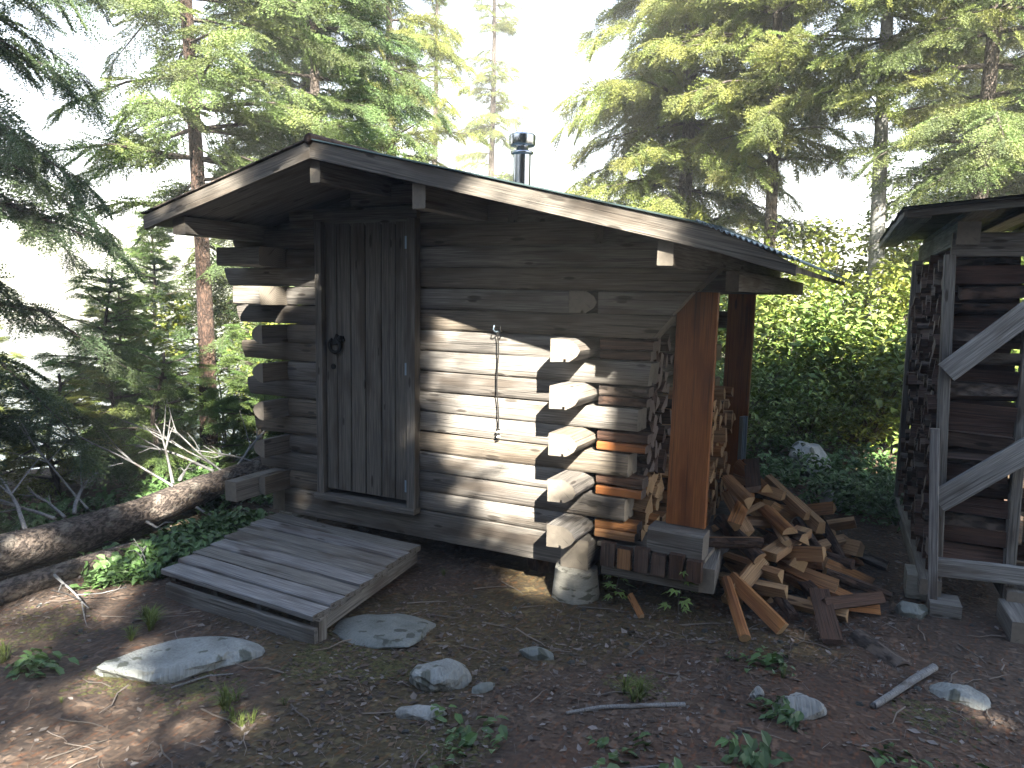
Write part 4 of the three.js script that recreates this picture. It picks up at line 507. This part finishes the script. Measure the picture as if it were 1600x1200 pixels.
// ---------------------------------------------------------------- woods behind the viewer: they shade the clearing; sun comes through gaps carved into the crowns along its rays
const LIT = [ // centres of the sun flecks the gaps let through, radius, share of foliage left
  [-0.05, 0.85, 0, 0.24, 0], [-0.02, 0.55, 0, 0.2, 0], [-0.3, 0.98, 0, 0.2, 0.05], [-0.25, 0.62, 0, 0.15, 0.15], [-0.62, 1.1, 0, 0.13, 0.15], [-0.8, 1.15, 0, 0.08, 0.3], [-0.45, 0.62, 0, 0.09, 0.3], [-0.58, 0.36, 0, 0.08, 0.3], [-0.68, 0.16, 0, 0.06, 0.3], [-0.72, 0.86, 0, 0.07, 0.3], [-0.8, 0.5, 0, 0.05, 0.3], [-0.6, 0.75, 0, 0.08, 0.4], [-0.03, 0.22, 0, 0.2, 0.1], [-0.3, 0.25, 0, 0.12, 0.3], [-0.45, 0.05, 0, 0.11, 0.3], [0.03, -0.08, 0, 0.12, 0.1], [-0.2, -0.05, 0, 0.08, 0.4],
  [0.24, 0.9, 0.25, 0.15, 0], [0.24, 0.62, 0.25, 0.13, 0.1], [0.24, 0.34, 0.25, 0.13, 0.1], [0.24, 0.06, 0.25, 0.14, 0], [0.4, 0.76, 0, 0.10, 0.2], [0.4, 0.5, 0, 0.10, 0.2], [0.4, 0.24, 0, 0.12, 0.1], [0.18, -0.24, 0.14, 0.08, 0.1], [0.24, 1.18, 0.25, 0.08, 0.2],
  [-0.12, 2.03, 0.77, 0.09, 0.1], [0.2, 1.95, 0.77, 0.12, 0], [0.42, 1.9, 0.77, 0.1, 0.1], [0.66, 1.85, 0.77, 0.08, 0.3], [-2.05, 2.12, 0.77, 0.06, 0.2], [-2.38, 2.04, 0.77, 0.06, 0.2], [-1.1, 2.33, 0.77, 0.05, 0.2], [0.9, 1.04, -0.1, 0.07, 0.1], [-2.36, 1.47, 0.25, 0.07, 0], [-2.14, 0.6, 0.25, 0.06, 0.1], [-1.98, 1.6, 0, 0.045, 0], [-2.1, -0.03, 0, 0.05, 0], [-1.9, -0.01, 0, 0.05, 0], [-2.14, 1.42, 0.08, 0.05, 0.1], [-1.05, 0.55, 0, 0.06, 0.2],
  [-1.1, -0.38, 2.6, 0.2, 0.05], [-0.95, -0.38, 2.42, 0.1, 0.1], [-1.32, -0.38, 2.36, 0.09, 0.1], [-1.28, -0.38, 2.75, 0.12, 0.1], [-0.72, -0.38, 2.55, 0.07, 0.2], [-0.85, -0.38, 2.22, 0.08, 0.1], [-1.27, -0.3, 2.03, 0.09, 0], [-0.57, -0.38, 1.97, 0.1, 0.2], [-2.3, -0.38, 1.5, 0.17, 0.1], [-2.47, -0.38, 1.78, 0.13, 0.1], [-2.1, -0.38, 2.1, 0.14, 0.2], [-3.0, -0.1, 0.55, 0.14, 0.05], [-3.02, -0.1, 1.5, 0.12, 0.1], [-2.6, -0.36, 1.1, 0.14, 0.1], [-3.4, -0.2, 0.3, 0.15, 0.2], [-3.8, -0.3, -0.5, 0.25, 0.1], [1.55, -0.38, -0.02, 0.1, 0.2], [1.68, -0.38, -0.43, 0.06, 0.2], [-0.23, -0.38, -0.03, 0.08, 0], [-0.13, -0.36, -0.42, 0.1, 0], [-1.47, -0.38, 1.75, 0.08, 0.2], [2.4, -0.36, 0.3, 0.1, 0.3], [-4.6, 0.5, -0.7, 0.25, 0.3], [-4.9, 0.3, 0.1, 0.2, 0.4], [-4.3, 0.7, -1.9, 0.3, 0.3], [-3.8, 0.4, -1.4, 0.2, 0.3], [-4.0, 1.0, -2.4, 0.35, 0.2],
].map(([x, y, z, r, k]) => ({ c: V(x, y, z), r, k }));
const gapCut = (p) => { for (const { c, r, k } of LIT) { const d = p.clone().sub(c), t = d.dot(SUN); if (t < 2) continue; if (d.addScaledVector(SUN, -t).length() < r * 1.7 + 0.08) return rnd() > k * 0.3; } return false; };
{
  const row = [[0.6, 7.2, 9.2], [2.3, 8.3, 10.0], [3.6, 7.3, 10.2], [5.0, 8.2, 10.8], [6.4, 7.4, 10.8], [7.7, 8.5, 11.2], [9.0, 7.6, 10.4], [10.4, 8.4, 10.3], [11.9, 7.8, 9.6], [13.2, 8.6, 9.2], [4.2, 9.6, 10.6], [7.1, 9.9, 11.2], [9.7, 9.8, 10.8], [3.5, 5.9, 11.5], [5.4, 5.6, 11.5], [6.0, 3.6, 11], [5.8, 9.3, 11], [8.4, 9.2, 11.4], [2.9, 9.7, 10.5]];
  for (const [x, z, h] of row) conifer('shading_spruce', 'spruce of the dense stand behind the viewer', x, z, { h: h + 0.4, r: 2.1, h0: 2.6, tint: DG, dens: 1.5, gap: 0.0, cut: gapCut, group: 'spruce stand behind the viewer', size: 0.55, whorl: 0.34, tr: 0.07, needle: M.needleDark });
}

{
  const low = []; for (let i = 0; i < 15; i++) low.push([-11 + i * 2.0 + rr(-0.4, 0.4), 11.5 + (i % 2) * 1.5, rr(6, 7.2)]);
  for (const [x, z] of [[-9.5, 8.5], [-8.2, 6.2], [-6.4, 7.6], [-4.6, 6.4], [-2.9, 7.9], [-7.6, 3.6], [9.6, 5.4], [7.0, 6.6], [-9.4, 4.6]]) low.push([x, z, x > 0 ? rr(6, 8) : rr(4.5, 6)]);
  for (const [x, z, h] of low) conifer('low_spruce', 'bushy low spruce in the woods behind the viewer', x, z, { h, r: 1.7, h0: 0.25, tint: DG, dens: 1.2, gap: 0.05, cut: gapCut, group: 'bushy spruces behind the viewer', size: 0.7, whorl: 0.42, dead: 0, needle: M.needleDark });
}

// ---------------------------------------------------------------- ground cover, litter, seedlings
const flatQ = () => new THREE.Quaternion().setFromEuler(new THREE.Euler(rr(-0.35, 0.35), rr(0, 6.28), rr(-0.35, 0.35)));
{
  const lg = new THREE.BufferGeometry(); lg.setAttribute('position', new THREE.Float32BufferAttribute([-0.5, 0, 0, -0.1, 0.06, -0.28, 0, 0.0, 0, -0.5, 0, 0, 0, 0, 0, -0.1, 0.05, 0.28, -0.1, 0.06, -0.28, 0.5, 0.05, -0.04, 0, 0, 0, 0, 0, 0, 0.5, 0.05, -0.04, -0.1, 0.05, 0.28], 3)); lg.computeVertexNormals();
  const inside = (x, z) => (x > -2.25 && x < 0.2 && z < 0.0) || (x > -2.25 && x < -0.72 && z > -0.1 && z < 1.3) || (x > 0.3 && x < 1.05 && z < -0.1);
  const put = (n, s0, s1, cols, name, label, geo, yo = 0.004) => { const l = []; for (let i = 0; i < n; i++) { const x = rr(-4.2, 4.2), z = 3.6 - 6.2 * Math.pow(rnd(), 0.9); if (inside(x, z)) { if (rnd() > 0.12) continue; } const dn = fbm(x * 1.1 + 5, z * 1.1 + 5, 1 << 20, 1 << 20, 801, 3); if (rnd() > sm(0.25, 0.7, dn) * 1.2) continue; const c = pick(cols), v = rr(0.6, 1.25), s = rr(s0, s1) * (rnd() < 0.15 ? 1.5 : 1); l.push([V(x, groundY(x, z) + yo, z), flatQ(), s, _c.clone().setRGB(c[0] * v, c[1] * v, c[2] * v)]); } tag(instanced(name, geo, M.litter, l), label, null, null, 'stuff'); };
  put(44000, 0.01, 0.042, [[0.09, 0.072, 0.06], [0.13, 0.11, 0.095], [0.08, 0.055, 0.04], [0.17, 0.15, 0.14], [0.11, 0.075, 0.05], [0.05, 0.038, 0.033], [0.07, 0.05, 0.04]], 'leaf_litter', 'scattered dead leaves and bark flakes on the ground', lg);
  const nd = new THREE.BufferGeometry(); nd.setAttribute('position', new THREE.Float32BufferAttribute([-0.5, 0, -0.012, -0.5, 0, 0.012, 0.5, 0.02, 0.008, -0.5, 0, -0.012, 0.5, 0.02, 0.008, 0.5, 0.02, -0.008], 3)); nd.computeVertexNormals();
  put(42000, 0.02, 0.07, [[0.13, 0.08, 0.05], [0.16, 0.11, 0.08], [0.08, 0.06, 0.045], [0.18, 0.16, 0.14]], 'needle_litter', 'brown needles and fine twigs on the ground', nd, 0.008);
  { const l = []; for (let i = 0; i < 330; i++) { const x = rr(-3.5, 3.4), z = rr(-1, 3.2); if (inside(x, z)) continue; const v = rr(0.5, 1.1); l.push([V(x, groundY(x, z) + 0.006, z), new THREE.Quaternion().setFromEuler(new THREE.Euler(rr(-0.1, 0.1), rr(0, 6.28), rr(-0.08, 0.08))), rr(0.06, 0.3) , _c.clone().setRGB(0.16 * v, 0.135 * v, 0.115 * v)]); } const tg = tube([V(-0.5, 0, 0), V(-0.15, 0.03, 0.04), V(0.2, 0.01, -0.02), V(0.5, 0.03, 0.05)], 0.018, 0.008, 5); tag(instanced('twig_litter', tg, M.litter, l), 'small dead twigs scattered on the ground', null, null, 'stuff'); }
  { const l = []; const cg = rockGeo(1, 0.6, 0.8, 30, 0.3); for (let i = 0; i < 260; i++) { const x = rr(-3.0, 3.2), z = rr(-1, 3.2); if (inside(x, z)) continue; const v = rr(0.2, 0.55); l.push([V(x, groundY(x, z) + 0.002, z), flatQ(), rr(0.006, 0.022), _c.clone().setRGB(v, v, v)]); } tag(instanced('gravel_chips', cg, M.slate, l), 'tiny pale stone chips in the soil', null, null, 'stuff'); }
  // moss cushions
  { const l = [], mg = new THREE.SphereGeometry(1, 10, 6); const p = mg.attributes.position; for (let i = 0; i < p.count; i++) { const n = 1 + 0.4 * (noise(p.getX(i) * 5 + 9, p.getZ(i) * 5 + p.getY(i) * 3 + 9) - 0.5); p.setXYZ(i, p.getX(i) * n, p.getY(i) * n * 0.35, p.getZ(i) * n); } mg.computeVertexNormals(); for (const [cx, cz, r, n] of [[-0.55, 1.42, 0.28, 130], [-0.2, 1.3, 0.15, 40], [-1.3, 2.05, 0.2, 60], [0.4, 1.75, 0.2, 50], [-0.9, 1.95, 0.2, 50], [0.9, 0.9, 0.18, 40], [2.2, 0.5, 0.2, 40], [-2.2, 1.9, 0.3, 60], [1.0, 1.9, 0.2, 40]]) for (let i = 0; i < n * 7; i++) { const a = rr(0, 6.28), q = r * Math.pow(rnd(), 0.8) * (0.6 + 0.8 * noise(a * 1.5 + 9, cx * 9)), x = cx + q * Math.cos(a), z = cz + q * Math.sin(a), v = rr(0.5, 1.2); l.push([V(x, groundY(x, z) - 0.002, z), flatQ(), rr(0.005, 0.014), _c.clone().setRGB(0.065 * v, 0.062 * v, 0.02 * v)]); } tag(instanced('moss', mg, M.litter, l), 'olive moss cushions on the soil', null, null, 'stuff'); }
  // grass tufts
  { const b = []; for (let i = 0; i < 26; i++) { const az = rr(0, 6.28), h = rr(0.5, 1), o = rr(0.2, 0.9), d = V(Math.cos(az), 0, Math.sin(az)), s = V(-d.z, 0, d.x).multiplyScalar(0.022), a = d.clone().multiplyScalar(rr(0, 0.15)), m = a.clone().addScaledVector(d, o * 0.35).add(V(0, h * 0.65, 0)), e = a.clone().addScaledVector(d, o * 0.9).add(V(0, h * 0.8, 0)); for (const q of [a.clone().add(s), a.clone().sub(s), m.clone().add(s), m.clone().add(s), a.clone().sub(s), m.clone().sub(s), m.clone().add(s), m.clone().sub(s), e]) b.push(q.x, q.y, q.z); } const g = new THREE.BufferGeometry(); g.setAttribute('position', new THREE.Float32BufferAttribute(b, 3)); g.computeVertexNormals();
    const l = []; const P = [[-0.6, 1.98, 0.13], [-0.5, 2.02, 0.11], [-1.65, 1.62, 0.12], [-1.6, 1.72, 0.1], [-1.75, 1.55, 0.1], [0.95, 0.98, 0.1], [1.0, 1.05, 0.09], [-2.0, 2.2, 0.1]]; for (const [x, z, s] of P) for (let i = 0; i < 3; i++) { const v = rr(0.7, 1.2), X = x + rr(-0.05, 0.05), Z = z + rr(-0.05, 0.05); l.push([V(X, groundY(X, Z), Z), new THREE.Quaternion().setFromAxisAngle(V(0, 1, 0), rr(0, 6.28)), s * rr(0.7, 1.1), _c.clone().setRGB(0.10 * v, 0.13 * v, 0.03 * v)]); } for (let i = 0; i < 90; i++) { const x = rr(-6, 4), z = rr(-5, 3.4); if (inside(x, z)) continue; l.push([V(x, groundY(x, z), z), new THREE.Quaternion().setFromAxisAngle(V(0, 1, 0), rr(0, 6.28)), rr(0.03, 0.08), _c.clone().setRGB(0.07, 0.09, 0.025)]); } tag(instanced('grass', g, M.litter, l), 'sparse tufts of green grass on the forest floor', null, null, 'stuff'); }
  // low leafy ground cover between the fallen trunk and the step
  { const g = leafClump(9, 0.05, 0.055, 0.035), l = []; for (const [cx, cz, rx, rz, n, hh] of [[-2.55, 0.45, 0.28, 0.6, 330, 0.1], [-2.45, 1.15, 0.2, 0.25, 70, 0.07], [-2.75, 0.9, 0.2, 0.4, 60, 0.06], [-3.6, -0.6, 0.7, 0.8, 260, 0.15], [1.45, 0.35, 0.16, 0.1, 7, 0.02], [1.6, 0.85, 0.1, 0.08, 8, 0.03], [1.15, 1.55, 0.25, 0.2, 8, 0.015], [1.55, 1.25, 0.2, 0.15, 5, 0.015], [2.0, 1.05, 0.2, 0.2, 4, 0.015], [-1.75, 2.2, 0.15, 0.12, 10, 0.03], [1.4, -3.6, 0.9, 0.8, 360, 0.3], [2.0, -3.2, 0.4, 0.8, 160, 0.22], [0.4, 1.75, 0.2, 0.2, 7, 0.02], [2.4, 1.0, 0.2, 0.2, 8, 0.03], [-3.9, 0.9, 0.6, 0.8, 160, 0.12]]) for (let i = 0; i < n; i++) { const a = rr(0, 6.28), q = Math.sqrt(rnd()), x = cx + rx * q * Math.cos(a), z = cz + rz * q * Math.sin(a), v = rr(0.6, 1.2); l.push([V(x, groundY(x, z) + rr(0.01, hh), z), flatQ(), rr(0.7, 1.2), _c.clone().setRGB(0.6 * v, 0.8 * v, 1.1 * v)]); } tag(instanced('ground_cover_leaves', g, M.leaf, l), 'low green leafy ground cover', null, null, 'stuff'); }
  // maple-like seedlings before the lean-to
  const lobe = (s) => { const pos = [], ang = [-1.25, -0.65, 0, 0.65, 1.25], len = [0.55, 0.8, 1, 0.8, 0.55], c = V(0.1, 0, 0); const rim = []; for (let i = 0; i < 5; i++) { rim.push(V(0.42 * Math.cos(ang[i] - 0.3), 0.05, 0.42 * Math.sin(ang[i] - 0.3)), V(len[i] * Math.cos(ang[i]), -0.08, len[i] * Math.sin(ang[i]))); } rim.push(V(0.3 * Math.cos(1.6), 0.02, 0.3 * Math.sin(1.6))); for (let i = 0; i < rim.length - 1; i++) for (const q of [c, rim[i + 1], rim[i]]) pos.push(q.x * s, q.y * s, q.z * s); const g = new THREE.BufferGeometry(); g.setAttribute('position', new THREE.Float32BufferAttribute(pos, 3)); g.computeVertexNormals(); return g; };
  const LB = lobe(0.075), leafMat = M.leaf.clone(); leafMat.color.setRGB(0.17, 0.26, 0.05);
  for (const [x, z, h, n, label] of [[0.50, -0.02, 0.2, 11, 'green maple seedling just right of the pier block'], [0.9, 0.02, 0.34, 13, 'taller green maple seedling before the post base']]) { const t = thing('maple_seedling', label, 'seedling', [x, groundY(x, z), z], 0, 'maple seedlings before the lean-to'); mesh('stem', tube([V(0, -0.02, 0), V(0.01, h * 0.5, 0.01), V(0.02, h, 0)], 0.004, 0.002, 5), M.twig, t); for (let i = 0; i < n; i++) { const k = (i + 1) / n, az = i * 2.4, m = mesh('leaf', LB, leafMat, t); m.position.set(0.02 * k + Math.cos(az) * 0.05 * rr(0.4, 1.4), h * (0.15 + 0.85 * k), Math.sin(az) * 0.05 * rr(0.4, 1.4)); m.rotation.set(rr(-0.3, 0.3), -az, rr(-0.5, -0.05), 'YXZ'); m.scale.setScalar(rr(0.7, 1.15)); } }
}

// ---------------------------------------------------------------- far shore forest
{ const g0 = mergeGeometries([0, 1, 2, 3, 4].map((i) => strip(new THREE.ConeGeometry(0.32 - i * 0.055, 0.36, 7, 1, true).translate(0, 0.25 + i * 0.17, 0)))); const l = []; for (let i = 0; i < 3200; i++) { const q = rr(118, 215), s = rr(-190, 190), x = -0.8 * q - 0.6 * s, z = -0.6 * q + 0.8 * s, y = groundY(x, z); if (y < -4.4) continue; const v = rr(0.6, 1.3), h = rr(6, 11); l.push([V(x, y - 0.5, z), new THREE.Quaternion(), V(h * 0.45, h, h * 0.45), _c.clone().setRGB(v * 1.1, v, v)]); } tag(instanced('far_forest', g0, M.needle, l), 'hazy forest on the far lake shore', null, null, 'stuff'); }
renderer.render(scene, camera);
